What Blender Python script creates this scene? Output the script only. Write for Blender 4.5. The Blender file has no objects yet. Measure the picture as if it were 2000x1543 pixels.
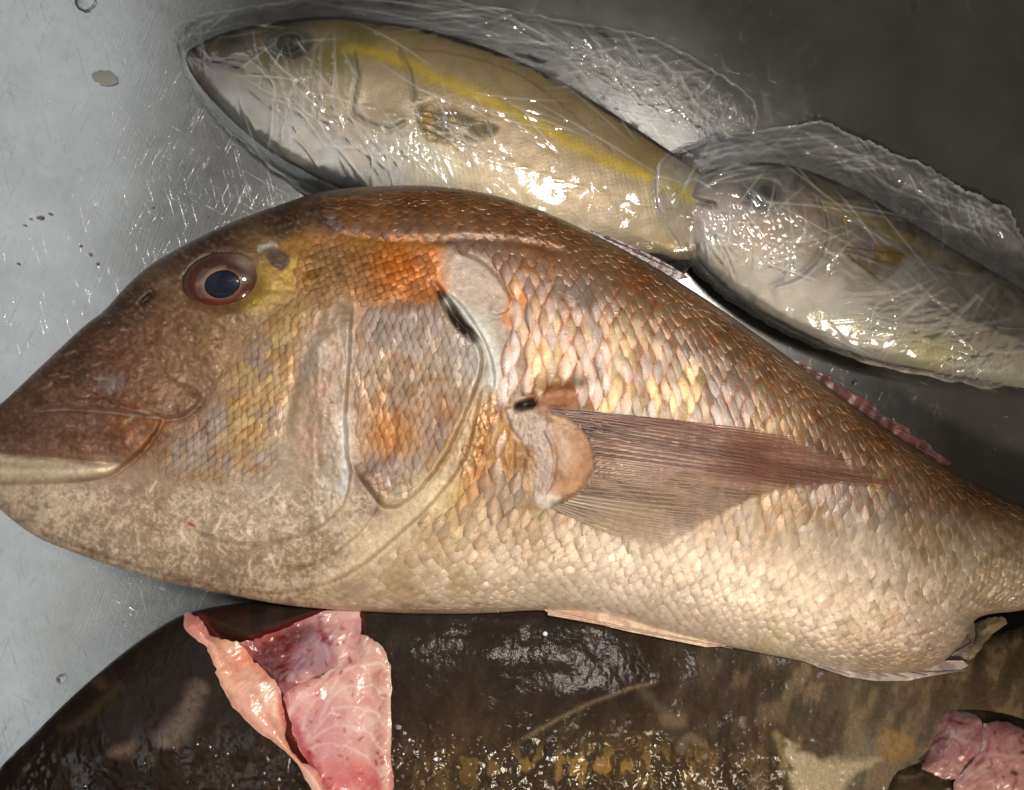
import bpy, math, random
import numpy as np
from mathutils import Matrix, Vector

random.seed(7)
rng = np.random.default_rng(7)

# ------------------------------------------------------------------ camera, world, lamps, exposure
S = 0.00025            # metres per photo pixel at the reference height
ZREF, D0 = 0.040, 0.50
HC = ZREF + D0
scene = bpy.context.scene
cam_d = bpy.data.cameras.new('camera'); cam = bpy.data.objects.new('camera', cam_d)
scene.collection.objects.link(cam); scene.camera = cam
cam.location = (0, 0, HC); cam.rotation_euler = (0, 0, 0)
cam_d.sensor_fit = 'HORIZONTAL'; cam_d.sensor_width = 36
cam_d.lens = 36 * D0 / (2000 * S)
cam_d.clip_start = 0.01; cam_d.clip_end = 50
cam_d.dof.use_dof = True; cam_d.dof.focus_distance = 0.47; cam_d.dof.aperture_fstop = 9.0

world = bpy.data.worlds.new('World'); scene.world = world; world.use_nodes = True
wbg = world.node_tree.nodes['Background']
wbg.inputs[0].default_value = (1.0, 0.80, 0.58, 1); wbg.inputs[1].default_value = 0.03

def area(name, loc, target, size, power, color, size_y=None):
    l = bpy.data.lights.new(name, 'AREA'); o = bpy.data.objects.new(name, l)
    scene.collection.objects.link(o); o.location = loc
    d = Vector(target) - Vector(loc); o.rotation_euler = d.to_track_quat('-Z', 'Y').to_euler()
    l.energy = power; l.color = color; l.size = size
    if size_y: l.shape = 'RECTANGLE'; l.size_y = size_y
    return o
kl = bpy.data.lights.new('warm_spot_lamp', 'SPOT'); key = bpy.data.objects.new('warm_spot_lamp', kl); scene.collection.objects.link(key)
key.location = (0.13, 0.24, 1.18); key.rotation_euler = (Vector((-0.045, -0.035, 0.04))-key.location).to_track_quat('-Z', 'Y').to_euler()
kl.energy = 44.0; kl.color = (1.0, 0.91, 0.80); kl.spot_size = math.radians(26); kl.spot_blend = 0.65; kl.shadow_soft_size = 0.06
area('window_light', (-1.08, 0.10, 1.30), (-0.1, 0, 0), 1.9, 4.7, (0.93, 0.98, 1.0), 0.75)
area('gold_lamp', (0.30, -0.80, 1.05), (0.05, -0.1, 0), 0.12, 6.2, (1.0, 0.85, 0.66))
area('added_glint_strip', (-0.10, 0.38, 1.70), (0, 0, 0), 0.5, 0.8, (0.92, 0.97, 1.0), 0.02)  # strip lights here and below are added for glints, no known source
area('added_glint_strip', (0.45, -0.80, 1.45), (0, 0, 0), 0.5, 1.1, (1.0, 0.78, 0.42), 0.03)
area('added_glint_strip', (-0.55, -0.75, 1.50), (0, 0, 0), 0.4, 0.35, (0.90, 0.96, 1.0), 0.02)

scene.view_settings.view_transform = 'Standard'; scene.view_settings.look = 'None'
scene.view_settings.exposure = 0.0; scene.view_settings.gamma = 1.0
scene.cycles.use_denoising = True
scene.cycles.transparent_max_bounces = 16
scene.cycles.max_bounces = 8
scene.cycles.sample_clamp_indirect = 6.0
scene.cycles.caustics_reflective = False

# ------------------------------------------------------------------ helpers
def W(px, py, z):
    """photo pixel + height in photo-pixel units -> world metres"""
    zz = np.asarray(z, float) * S
    f = (HC - zz) / D0 * S
    return np.stack([(np.asarray(px) - 1000) * f, (771.5 - np.asarray(py)) * f, zz], -1)

def lin(c):
    c = np.asarray(c, float) / 255.0
    return np.where(c <= 0.04045, c / 12.92, ((c + 0.055) / 1.055) ** 2.4)

def spline(pts, closed=False, n=8):
    P = np.asarray(pts, float); m = len(P); out = []
    rngi = range(m) if closed else range(m - 1)
    for i in rngi:
        if closed: p0, p1, p2, p3 = P[(i-1) % m], P[i], P[(i+1) % m], P[(i+2) % m]
        else: p0, p1, p2, p3 = P[max(i-1, 0)], P[i], P[i+1], P[min(i+2, m-1)]
        for t in np.arange(n) / n:
            out.append(0.5*((2*p1)+(-p0+p2)*t+(2*p0-5*p1+4*p2-p3)*t*t+(-p0+3*p1-3*p2+p3)*t**3))
    if not closed: out.append(P[-1])
    return np.array(out)

def seg_dist(x, y, poly, closed):
    """distance, signed side, arc fraction and nearest point to a polyline"""
    A = poly; B = np.roll(poly, -1, 0)
    if not closed: A, B = A[:-1], B[:-1]
    L = np.hypot(*(B - A).T); cum = np.concatenate([[0], np.cumsum(L)])
    best = np.full(x.shape, 1e18); sg = np.zeros(x.shape); fr = np.zeros(x.shape)
    nx = np.zeros(x.shape); ny = np.zeros(x.shape)
    for i in range(len(A)):
        ax, ay = A[i]; dx, dy = B[i] - A[i]; l2 = max(L[i]**2, 1e-9)
        t = np.clip(((x-ax)*dx + (y-ay)*dy) / l2, 0, 1)
        qx = ax + t*dx; qy = ay + t*dy
        d2 = (x-qx)**2 + (y-qy)**2
        m = d2 < best
        best = np.where(m, d2, best); nx = np.where(m, qx, nx); ny = np.where(m, qy, ny)
        sg = np.where(m, np.sign(dx*(y-ay) - dy*(x-ax)), sg)
        fr = np.where(m, (cum[i] + t*L[i]) / cum[-1], fr)
    return np.sqrt(best), sg, fr, nx, ny

def inside(x, y, poly):
    r = np.zeros(x.shape, bool); n = len(poly)
    for i in range(n):
        x1, y1 = poly[i]; x2, y2 = poly[(i+1) % n]
        if y1 == y2: continue
        c = (y1 > y) != (y2 > y)
        r ^= c & (x < (x2-x1)*(y-y1)/(y2-y1) + x1)
    return r

def hsh(ix, iy, seed):
    n = (ix.astype(np.int64)*374761393 + iy.astype(np.int64)*668265263 + seed*1442695041) & 0x7fffffff
    n = ((n ^ (n >> 13)) * 1274126177) & 0x7fffffff
    return ((n ^ (n >> 16)) & 0xffff) / 65535.0

def vnoise(x, y, seed=0):
    ix = np.floor(x); iy = np.floor(y); fx = x-ix; fy = y-iy
    fx = fx*fx*(3-2*fx); fy = fy*fy*(3-2*fy)
    a = hsh(ix, iy, seed); b = hsh(ix+1, iy, seed); c = hsh(ix, iy+1, seed); d = hsh(ix+1, iy+1, seed)
    return (a*(1-fx)+b*fx)*(1-fy) + (c*(1-fx)+d*fx)*fy

def fbm(x, y, scale, oct=4, seed=0, gain=0.5):
    r = 0; a = 1; t = 0
    for o in range(oct):
        r = r + a*vnoise(x/scale*2**o + 17.3*o, y/scale*2**o - 9.1*o, seed+o); t += a; a *= gain
    return r/t

def worley(x, y, scale, seed=0):
    x = x/scale; y = y/scale; ix = np.floor(x); iy = np.floor(y); best = np.full(x.shape, 9.0)
    for i in (-1, 0, 1):
        for j in (-1, 0, 1):
            cx = ix+i; cy = iy+j
            d = np.hypot(cx+hsh(cx, cy, seed)-x, cy+hsh(cx, cy, seed+77)-y); best = np.minimum(best, d)
    return best

def sstep(a, b, x):
    t = np.clip((x-a)/(b-a), 0, 1); return t*t*(3-2*t)

def blur(a, sig):
    """separable gaussian blur"""
    r = int(sig*2.5)+1; k = np.exp(-0.5*(np.arange(-r, r+1)/sig)**2); k /= k.sum()
    for ax in (0, 1):
        p = np.pad(a, [(r, r) if i == ax else (0, 0) for i in (0, 1)], mode='edge')
        out = np.zeros_like(a)
        for i, w in enumerate(k):
            out += w*(p[i:i+a.shape[0]] if ax == 0 else p[:, i:i+a.shape[1]])
        a = out
    return a

def shepard(x, y, anch, power=3.0):
    num = np.zeros(x.shape+(3,)); den = np.zeros(x.shape)
    for ax, ay, r, g, b in anch:
        w = 1.0/(((x-ax)**2+(y-ay)**2+400.0)**(power/2))
        num += w[..., None]*lin((r, g, b)); den += w
    return num/den[..., None]

class Raster:
    """a sheet of heights and colours on a fine grid in photo pixels, meshed inside an outline"""
    def __init__(s, outline, step, pad=None):
        s.poly = np.asarray(outline, float); s.step = step
        pad = pad if pad is not None else step*3
        x0, y0 = s.poly.min(0)-pad; x1, y1 = s.poly.max(0)+pad
        s.xs = np.arange(x0, x1+step, step); s.ys = np.arange(y0, y1+step, step)
        s.X, s.Y = np.meshgrid(s.xs, s.ys)
        s.ins = inside(s.X, s.Y, s.poly)
        s.h = np.zeros(s.X.shape); s.col = np.zeros(s.X.shape+(4,)); s.col[..., 3] = 1; s._d = None
    @property
    def d(s):
        if s._d is None: s._d = seg_dist(s.X, s.Y, s.poly, True)[0]*s.ins
        return s._d
    def inflate(s, k, f=5):
        m = s.ins[::f, ::f]; c = s.step*f; dd = s.d[::f, ::f]; phi = np.zeros(m.shape)
        n = int(min(m.shape)**2*0.9)+300
        mm = m.astype(float)
        for _ in range(min(n, 5000)):
            p = np.pad(phi, 1)
            phi = mm*0.25*(p[:-2, 1:-1]+p[2:, 1:-1]+p[1:-1, :-2]+p[1:-1, 2:]+c*c)
        ok = m & (dd > 1.5*c); q = np.where(ok, phi/np.maximum(dd, 1), 0.0); w = ok.astype(float)
        for _ in range(10):
            wp = np.pad(w, 1); qp = np.pad(q*w, 1)
            ws = sum(wp[1+i:wp.shape[0]-1+i, 1+j:wp.shape[1]-1+j] for i in (-1, 0, 1) for j in (-1, 0, 1))
            qs = sum(qp[1+i:qp.shape[0]-1+i, 1+j:qp.shape[1]-1+j] for i in (-1, 0, 1) for j in (-1, 0, 1))
            nq = np.where(ws > 0, qs/np.maximum(ws, 1e-9), 0)
            q = np.where(w > 0, q, nq); w = np.where(ws > 0, 1.0, w)
        gx = (s.X-s.xs[0])/c; gy = (s.Y-s.ys[0])/c
        qq = s.bil(q, gx, gy)
        s.h = k*np.sqrt(np.maximum(2*qq*s.d, 0))
    @staticmethod
    def bil(a, gx, gy):
        gx = np.clip(gx, 0, a.shape[1]-1.001); gy = np.clip(gy, 0, a.shape[0]-1.001)
        ix = gx.astype(int); iy = gy.astype(int); fx = gx-ix; fy = gy-iy
        if a.ndim == 3: fx = fx[..., None]; fy = fy[..., None]
        return (a[iy, ix]*(1-fx)+a[iy, ix+1]*fx)*(1-fy)+(a[iy+1, ix]*(1-fx)+a[iy+1, ix+1]*fx)*fy
    def at(s, a, x, y):
        return s.bil(a, (np.asarray(x)-s.xs[0])/s.step, (np.asarray(y)-s.ys[0])/s.step)
    def win(s, pts, m):
        lo = np.min(pts, 0)-m; hi = np.max(pts, 0)+m
        i0, i1 = np.searchsorted(s.ys, [lo[1], hi[1]]); j0, j1 = np.searchsorted(s.xs, [lo[0], hi[0]])
        return (slice(i0, i1), slice(j0, j1))
    def cliff(s, pts, amp, L, side=1, groove=0, gw=5, edge=1.6, fade=0.08, n=8):
        P = spline(pts, n=n); w = s.win(P, L*4+gw*3)
        x, y = s.X[w], s.Y[w]
        if x.size == 0: return
        jx = (fbm(x, y, 18, 2, 5)-0.5)*3
        d, sg, fr, _, _ = seg_dist(x+jx, y+jx, P, False); sd = d*sg*side
        fd = sstep(0, fade, fr)*sstep(1, 1-fade, fr) if fade else 1
        s.h[w] += fd*(amp*np.exp(-np.maximum(sd, 0)/L)/(1+np.exp(-np.clip(sd/edge, -30, 30))) - groove*np.exp(-(sd/gw)**2))
    def bump(s, c, r, amp, ang=0, p=2):
        ca, sa = math.cos(math.radians(ang)), math.sin(math.radians(ang))
        w = s.win(np.array([c]), max(r)*2.6)
        dx, dy = s.X[w]-c[0], s.Y[w]-c[1]
        u = (dx*ca+dy*sa)/r[0]; v = (-dx*sa+dy*ca)/r[1]
        s.h[w] += amp*np.exp(-(u*u+v*v)**(p/2))
    def mix(s, w, m, rgb):
        m = np.clip(m, 0, 1)[..., None]
        s.col[w][..., :3] = s.col[w][..., :3]*(1-m)+lin(rgb)*m
    def stroke(s, pts, width, rgb, alpha=1.0, fade=0.05, jit=4, n=8, power=2):
        P = spline(pts, n=n) if len(pts) > 2 else np.array(pts, float)
        w = s.win(P, width*3+jit); x, y = s.X[w], s.Y[w]
        if x.size == 0: return
        j = (fbm(x, y, 14, 2, 11)-0.5)*2*jit
        d, sg, fr, _, _ = seg_dist(x+j, y-j, P, False)
        fd = sstep(0, fade, fr)*sstep(1, 1-fade, fr) if fade else 1
        s.mix(w, alpha*fd*np.exp(-(d/width)**power), rgb)
    def fill(s, pts, rgb, alpha=1.0, soft=10, jit=8, rough=0.0, n=6):
        P = spline(pts, True, n); w = s.win(P, soft*2+jit); x, y = s.X[w], s.Y[w]
        if x.size == 0: return
        j = (fbm(x, y, 22, 3, 23)-0.5)*2*jit
        i = inside(x+j, y-j, P); d = seg_dist(x+j, y-j, P, True)[0]*np.where(i, 1, -1)
        a = sstep(-soft, soft, d)
        if rough: a = a*np.clip(1-rough+2*rough*fbm(x, y, 9, 3, 31), 0, 1)
        s.mix(w, alpha*a, rgb)
    def mesh_arrays(s, z, zedge=None, stride=1, flip=False):
        X, Y, I = s.X[::stride, ::stride], s.Y[::stride, ::stride], s.ins[::stride, ::stride]
        Z = z[::stride, ::stride].copy(); C = s.col[::stride, ::stride]
        q = I[:-1, :-1] | I[1:, :-1] | I[:-1, 1:] | I[1:, 1:]
        use = np.zeros(I.shape, bool)
        use[:-1, :-1] |= q; use[1:, :-1] |= q; use[:-1, 1:] |= q; use[1:, 1:] |= q
        idx = -np.ones(I.shape, int); idx[use] = np.arange(use.sum())
        PX, PY = X.copy(), Y.copy()
        b = use & ~I
        if b.any():
            _, _, _, nx, ny = seg_dist(X[b], Y[b], s.poly, True)
            PX[b] = nx; PY[b] = ny
            if zedge is not None: Z[b] = zedge if np.isscalar(zedge) else zedge[::stride, ::stride][b]
        co = W(PX[use], PY[use], Z[use])
        i, j = np.nonzero(q)
        f = np.stack([idx[i, j], idx[i+1, j], idx[i+1, j+1], idx[i, j+1]], 1)
        if flip: f = f[:, ::-1]
        return co, f, C[use]

def join(parts):
    co, fa, cl, o = [], [], [], 0
    for c, f, l in parts:
        co.append(c); fa.append(f+o); cl.append(l); o += len(c)
    return np.concatenate(co), np.concatenate(fa), np.concatenate(cl)

def make(name, arrs, mat, parent=None, smooth=True):
    co, f, col = arrs
    me = bpy.data.meshes.new(name)
    me.vertices.add(len(co)); me.vertices.foreach_set('co', np.ascontiguousarray(co, np.float32).ravel())
    k = f.shape[1]
    me.loops.add(f.size); me.loops.foreach_set('vertex_index', np.ascontiguousarray(f, np.int32).ravel())
    me.polygons.add(len(f)); me.polygons.foreach_set('loop_start', np.arange(0, f.size, k, dtype=np.int32))
    me.update(calc_edges=True)
    me.polygons.foreach_set('use_smooth', np.full(len(f), smooth))
    if col is not None:
        a = me.color_attributes.new('Col', 'FLOAT_COLOR', 'POINT')
        a.data.foreach_set('color', np.ascontiguousarray(col, np.float32).ravel())
    me.validate()
    me.materials.append(mat)
    o = bpy.data.objects.new(name, me); scene.collection.objects.link(o)
    if parent is not None:
        o.parent = parent
        root = parent; m = Matrix.Identity(4)
        if parent.type == 'EMPTY': m = Matrix.Translation(parent.location).inverted()
        o.matrix_parent_inverse = m
    return o

def tag(o, label, cat, group=None, kind=None):
    o['label'] = label; o['category'] = cat
    if group: o['group'] = group
    if kind: o['kind'] = kind
    return o

def thing(name, px, py, z, label, cat, group=None):
    o = bpy.data.objects.new(name, None); scene.collection.objects.link(o)
    o.location = Vector(W(px, py, z).tolist()); o.empty_display_size = 0.02
    return tag(o, label, cat, group)

def tube(pts, rad, nseg=6, col=(0.5, 0.5, 0.5, 1), flat=1.0):
    """closed tapered tube along photo points (x, y, z)"""
    P = np.asarray(pts, float); n = len(P); rad = np.broadcast_to(rad, (n,))
    T = np.gradient(P, axis=0); T /= np.maximum(np.linalg.norm(T, axis=1, keepdims=True), 1e-9)
    up = np.array([0, 0, 1.0]); N = np.cross(T, up); N /= np.maximum(np.linalg.norm(N, axis=1, keepdims=True), 1e-9)
    B = np.cross(N, T); a = np.arange(nseg)/nseg*2*np.pi
    R = P[:, None, :] + rad[:, None, None]*(np.cos(a)[None, :, None]*N[:, None, :] + flat*np.sin(a)[None, :, None]*B[:, None, :])
    v = R.reshape(-1, 3); f = []
    for i in range(n-1):
        for j in range(nseg):
            f.append((i*nseg+j, i*nseg+(j+1) % nseg, (i+1)*nseg+(j+1) % nseg, (i+1)*nseg+j))
    cl = np.broadcast_to(np.asarray(col, float), (len(v), 4)) if np.ndim(col) == 1 else np.repeat(col, nseg, 0)
    return W(v[:, 0], v[:, 1], v[:, 2]), np.array(f), cl

# ------------------------------------------------------------------ materials
def nt(name):
    m = bpy.data.materials.new(name); m.use_nodes = True
    t = m.node_tree; t.nodes.clear()
    out = t.nodes.new('ShaderNodeOutputMaterial'); return m, t, out
def N(t, typ, **kw):
    n = t.nodes.new(typ)
    for k, v in kw.items():
        if k.startswith('i_'):
            key = k[2:]; n.inputs[int(key) if key.isdigit() else key.replace('_', ' ')].default_value = v
        else: setattr(n, k, v)
    return n

def skin(name, rough=0.35, metal=0.2, coat=0.5, coat_rough=0.12, bump=0.4, scale=1500, dist=0.0004,
         var=0.25, big=260, sss=0.0, alpha=False, scale2=None, spec=0.5, wet=0.0, metal_attr=False):
    m, t, out = nt(name); L = t.links.new
    p = N(t, 'ShaderNodeBsdfPrincipled')
    at = N(t, 'ShaderNodeAttribute', attribute_name='Col'); tc = N(t, 'ShaderNodeTexCoord')
    n1 = N(t, 'ShaderNodeTexNoise', i_Scale=scale, i_Detail=4.0, i_Roughness=0.6); L(tc.outputs['Object'], n1.inputs['Vector'])
    n2 = N(t, 'ShaderNodeTexNoise', i_Scale=big, i_Detail=3.0, i_Roughness=0.6); L(tc.outputs['Object'], n2.inputs['Vector'])
    mr = N(t, 'ShaderNodeMapRange'); mr.inputs[3].default_value = 1-var*1.6; mr.inputs[4].default_value = 1+var*1.6
    L(n1.outputs[0], mr.inputs[0])
    mul = N(t, 'ShaderNodeMix', data_type='RGBA', blend_type='MULTIPLY'); mul.inputs[0].default_value = 1
    L(at.outputs['Color'], mul.inputs[6]); L(mr.outputs[0], mul.inputs[7])
    L(mul.outputs[2], p.inputs['Base Color'])
    rr = N(t, 'ShaderNodeMapRange'); rr.inputs[3].default_value = max(rough-0.16, 0.05); rr.inputs[4].default_value = rough+0.16
    L(n2.outputs[0], rr.inputs[0]); L(rr.outputs[0], p.inputs['Roughness'])
    p.inputs['Metallic'].default_value = metal
    p.inputs['Coat Weight'].default_value = coat; p.inputs['Coat Roughness'].default_value = coat_rough
    p.inputs['Specular IOR Level'].default_value = spec
    if sss:
        p.inputs['Subsurface Weight'].default_value = sss; p.inputs['Subsurface Radius'].default_value = (1, 0.35, 0.25)
        p.inputs['Subsurface Scale'].default_value = 0.004
    b = N(t, 'ShaderNodeBump', i_Strength=bump, i_Distance=dist); L(n1.outputs[0], b.inputs['Height'])
    if scale2:
        n3 = N(t, 'ShaderNodeTexNoise', i_Scale=scale2, i_Detail=2.0); L(tc.outputs['Object'], n3.inputs['Vector'])
        b2 = N(t, 'ShaderNodeBump', i_Strength=bump, i_Distance=dist*3); L(n3.outputs[0], b2.inputs['Height'])
        L(b2.outputs[0], b.inputs['Normal'])
    L(b.outputs[0], p.inputs['Normal']); L(b.outputs[0], p.inputs['Coat Normal'])
    if metal_attr: L(at.outputs['Alpha'], p.inputs['Metallic'])
    if wet:
        wm = N(t, 'ShaderNodeMath', operation='MULTIPLY_ADD'); wm.inputs[1].default_value = wet; wm.inputs[2].default_value = coat
        L(at.outputs['Alpha'], wm.inputs[0]); L(wm.outputs[0], p.inputs['Coat Weight'])
    if alpha: L(at.outputs['Alpha'], p.inputs['Alpha'])
    L(p.outputs[0], out.inputs[0]); return m

M = {}
M['bream'] = skin('bream_skin', 0.38, 0.22, 0.5, 0.13, 0.8, 1700, 0.00035, 0.28)
M['scale'] = skin('bream_scale', 0.32, 0.24, 0.6, 0.09, 0.5, 1500, 0.0004, 0.22, metal_attr=True)
M['fin'] = skin('fin_membrane', 0.35, 0.1, 0.5, 0.12, 0.5, 1200, 0.0003, 0.2, alpha=True)
M['ray'] = skin('fin_ray_skin', 0.35, 0.1, 0.6, 0.12, 0.4, 1800, 0.0003, 0.25, alpha=True)
M['eye'] = skin('eye_iris', 0.35, 0.0, 0.6, 0.03, 0.0, 1500, 0.0001, 0.12, spec=0.15)
M['pupil'] = skin('eye_pupil', 0.4, 0.0, 0.12, 0.08, 0.0, 500, 0.0001, 0.2, spec=0.08)
M['yt'] = skin('yellowtail_skin', 0.42, 0.2, 0.15, 0.2, 0.5, 1400, 0.0003, 0.16)
M['dark'] = skin('brown_fish_skin', 0.6, 0.0, 0.14, 0.12, 0.22, 900, 0.0005, 0.28, scale2=160, spec=0.1, wet=0.8)
M['flesh'] = skin('raw_flesh', 0.34, 0.0, 0.8, 0.08, 0.3, 600, 0.0006, 0.10, sss=0.3, scale2=170)

def film_mat(name, haze, tint=(0.9, 0.92, 0.93)):
    m, t, out = nt(name); L = t.links.new
    tr = N(t, 'ShaderNodeBsdfTransparent'); tr.inputs[0].default_value = (0.97, 0.97, 0.97, 1)
    gl = N(t, 'ShaderNodeBsdfGlossy'); gl.inputs['Roughness'].default_value = 0.07; gl.inputs[0].default_value = (1, 1, 1, 1)
    df = N(t, 'ShaderNodeBsdfTranslucent'); df.inputs[0].default_value = tint+(1,)
    d2 = N(t, 'ShaderNodeBsdfDiffuse'); d2.inputs[0].default_value = tint+(1,)
    dm = N(t, 'ShaderNodeMixShader'); dm.inputs[0].default_value = 0.7
    L(df.outputs[0], dm.inputs[1]); L(d2.outputs[0], dm.inputs[2])
    tc = N(t, 'ShaderNodeTexCoord')
    nz = N(t, 'ShaderNodeTexNoise', i_Scale=55.0, i_Detail=4.0, i_Roughness=0.65, i_Distortion=1.2); L(tc.outputs['Object'], nz.inputs['Vector'])
    n2 = N(t, 'ShaderNodeTexNoise', i_Scale=300.0, i_Detail=3.0, i_Roughness=0.6, i_Distortion=0.8); L(tc.outputs['Object'], n2.inputs['Vector'])
    b = N(t, 'ShaderNodeBump', i_Strength=0.10, i_Distance=0.0012); L(n2.outputs[0], b.inputs['Height'])
    lw = N(t, 'ShaderNodeFresnel'); lw.inputs[0].default_value = 1.62
    for nn in (gl, lw): L(b.outputs[0], nn.inputs['Normal'])
    at = N(t, 'ShaderNodeAttribute', attribute_name='Col')
    hz = N(t, 'ShaderNodeMapRange'); hz.inputs[1].default_value = 0.35; hz.inputs[2].default_value = 0.75
    hz.inputs[3].default_value = haze*0.35; hz.inputs[4].default_value = haze*1.5; L(nz.outputs[0], hz.inputs[0])
    ad = N(t, 'ShaderNodeMath', operation='ADD'); L(hz.outputs[0], ad.inputs[0]); L(at.outputs['Fac'], ad.inputs[1])
    m1 = N(t, 'ShaderNodeMixShader'); L(ad.outputs[0], m1.inputs[0]); L(tr.outputs[0], m1.inputs[1]); L(dm.outputs[0], m1.inputs[2])
    m2 = N(t, 'ShaderNodeMixShader'); L(lw.outputs[0], m2.inputs[0]); L(m1.outputs[0], m2.inputs[1]); L(gl.outputs[0], m2.inputs[2])
    L(m2.outputs[0], out.inputs[0]); return m
M['film'] = film_mat('cling_film', 0.05)
M['film2'] = film_mat('cloudy_cling_film', 0.19)

def steel():
    m, t, out = nt('brushed_steel'); L = t.links.new
    p = N(t, 'ShaderNodeBsdfPrincipled'); p.inputs['Metallic'].default_value = 0.84
    tc = N(t, 'ShaderNodeTexCoord')
    cloud = N(t, 'ShaderNodeTexNoise', i_Scale=20.0, i_Detail=8.0, i_Roughness=0.68); L(tc.outputs['Object'], cloud.inputs['Vector'])
    fine = N(t, 'ShaderNodeTexNoise', i_Scale=900.0, i_Detail=2.0); L(tc.outputs['Object'], fine.inputs['Vector'])
    def brushed(rot, sx, sy, seed):
        ro = N(t, 'ShaderNodeMapping'); ro.inputs['Rotation'].default_value = (0, 0, math.radians(rot)); L(tc.outputs['Object'], ro.inputs['Vector'])
        mp = N(t, 'ShaderNodeMapping'); mp.inputs['Scale'].default_value = (sx, sy, 1)
        mp.inputs['Location'].default_value = (seed, seed*1.7, 0)
        L(ro.outputs[0], mp.inputs['Vector'])
        n = N(t, 'ShaderNodeTexNoise', i_Scale=1.0, i_Detail=3.0, i_Roughness=0.7); L(mp.outputs[0], n.inputs['Vector']); return n
    b1 = brushed(12, 25, 900, 1); b2 = brushed(-70, 30, 1300, 3); b3 = brushed(50, 18, 1000, 7)
    def scratches(rot, sx, sy, seed, lo):
        n = brushed(rot, sx, sy, seed); r = N(t, 'ShaderNodeMapRange'); r.inputs[1].default_value = lo; r.inputs[2].default_value = lo+0.05
        L(n.outputs[0], r.inputs[0]); return r
    s1 = scratches(-62, 26, 1700, 11, 0.66); s2 = scratches(75, 24, 1900, 15, 0.66); s3 = scratches(28, 28, 1800, 23, 0.67)
    def add(a, b, w=1.0):
        n = N(t, 'ShaderNodeMath', operation='MULTIPLY_ADD'); n.inputs[1].default_value = w
        L(b, n.inputs[0]); L(a, n.inputs[2]); return n.outputs[0]
    sc = add(add(s1.outputs[0], s2.outputs[0]), s3.outputs[0])
    br = add(add(b1.outputs[0], b2.outputs[0]), b3.outputs[0])
    brw = N(t, 'ShaderNodeMath', operation='MULTIPLY'); brw.inputs[1].default_value = 0.32; L(br, brw.inputs[0])
    hgt = add(brw.outputs[0], sc, 0.45); hgt = add(hgt, fine.outputs[0], 0.12)
    rp = N(t, 'ShaderNodeValToRGB'); e = rp.color_ramp.elements
    e[0].position = 0.34; e[0].color = (0.38, 0.38, 0.37, 1); e[1].position = 0.66; e[1].color = (0.49, 0.50, 0.50, 1)
    L(cloud.outputs[0], rp.inputs[0])
    # water stains and specks of dirt
    vo = N(t, 'ShaderNodeTexNoise', i_Scale=75.0, i_Detail=6.0, i_Roughness=0.72); L(tc.outputs['Object'], vo.inputs['Vector'])
    vr = N(t, 'ShaderNodeMapRange'); vr.inputs[1].default_value = 0.66; vr.inputs[2].default_value = 0.72; L(vo.outputs[0], vr.inputs[0])
    mx = N(t, 'ShaderNodeMix', data_type='RGBA'); mx.inputs[7].default_value = (0.22, 0.19, 0.15, 1)
    vs = N(t, 'ShaderNodeMath', operation='MULTIPLY'); vs.inputs[1].default_value = 0.2; L(vr.outputs[0], vs.inputs[0])
    L(vs.outputs[0], mx.inputs[0]); L(rp.outputs[0], mx.inputs[6])
    ms = N(t, 'ShaderNodeMix', data_type='RGBA'); ms.inputs[7].default_value = (0.85, 0.86, 0.86, 1)
    sw = N(t, 'ShaderNodeMath', operation='MULTIPLY'); sw.inputs[1].default_value = 0.3; L(sc, sw.inputs[0]); L(sw.outputs[0], ms.inputs[0])
    L(mx.outputs[2], ms.inputs[6]); L(ms.outputs[2], p.inputs['Base Color'])
    rr = N(t, 'ShaderNodeMapRange'); rr.inputs[3].default_value = 0.15; rr.inputs[4].default_value = 0.24; L(cloud.outputs[0], rr.inputs[0])
    L(rr.outputs[0], p.inputs['Roughness'])
    bp = N(t, 'ShaderNodeBump', i_Strength=0.40, i_Distance=0.00016); L(hgt, bp.inputs['Height']); L(bp.outputs[0], p.inputs['Normal'])
    L(p.outputs[0], out.inputs[0]); return m
M['steel'] = steel()

def water():
    m, t, out = nt('water'); p = N(t, 'ShaderNodeBsdfPrincipled')
    p.inputs['Base Color'].default_value = (1, 1, 1, 1); p.inputs['Roughness'].default_value = 0.03
    p.inputs['Transmission Weight'].default_value = 1.0; p.inputs['IOR'].default_value = 1.33
    n = N(t, 'ShaderNodeTexNoise', i_Scale=500.0); b = N(t, 'ShaderNodeBump', i_Strength=0.05, i_Distance=0.0003)
    t.links.new(n.outputs[0], b.inputs['Height']); t.links.new(b.outputs[0], p.inputs['Normal'])
    t.links.new(p.outputs[0], out.inputs[0]); return m
M['water'] = water()

# ------------------------------------------------------------------ the steel surface
def steel_sheet():
    n = 110; g = np.linspace(-0.9, 0.9, n); X, Y = np.meshgrid(g, g)
    Z = (fbm(X, Y, 0.3, 2, 3)-0.5)*0.001-0.0005
    co = np.stack([X, Y, Z], -1).reshape(-1, 3); i = np.arange(n*n).reshape(n, n)
    f = np.stack([i[:-1, :-1], i[:-1, 1:], i[1:, 1:], i[1:, :-1]], -1).reshape(-1, 4)
    o = make('steel_counter', (co, f, None), M['steel'])
    tag(o, 'scratched bare stainless steel surface under all the fish', 'counter', kind='structure')
steel_sheet()

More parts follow.
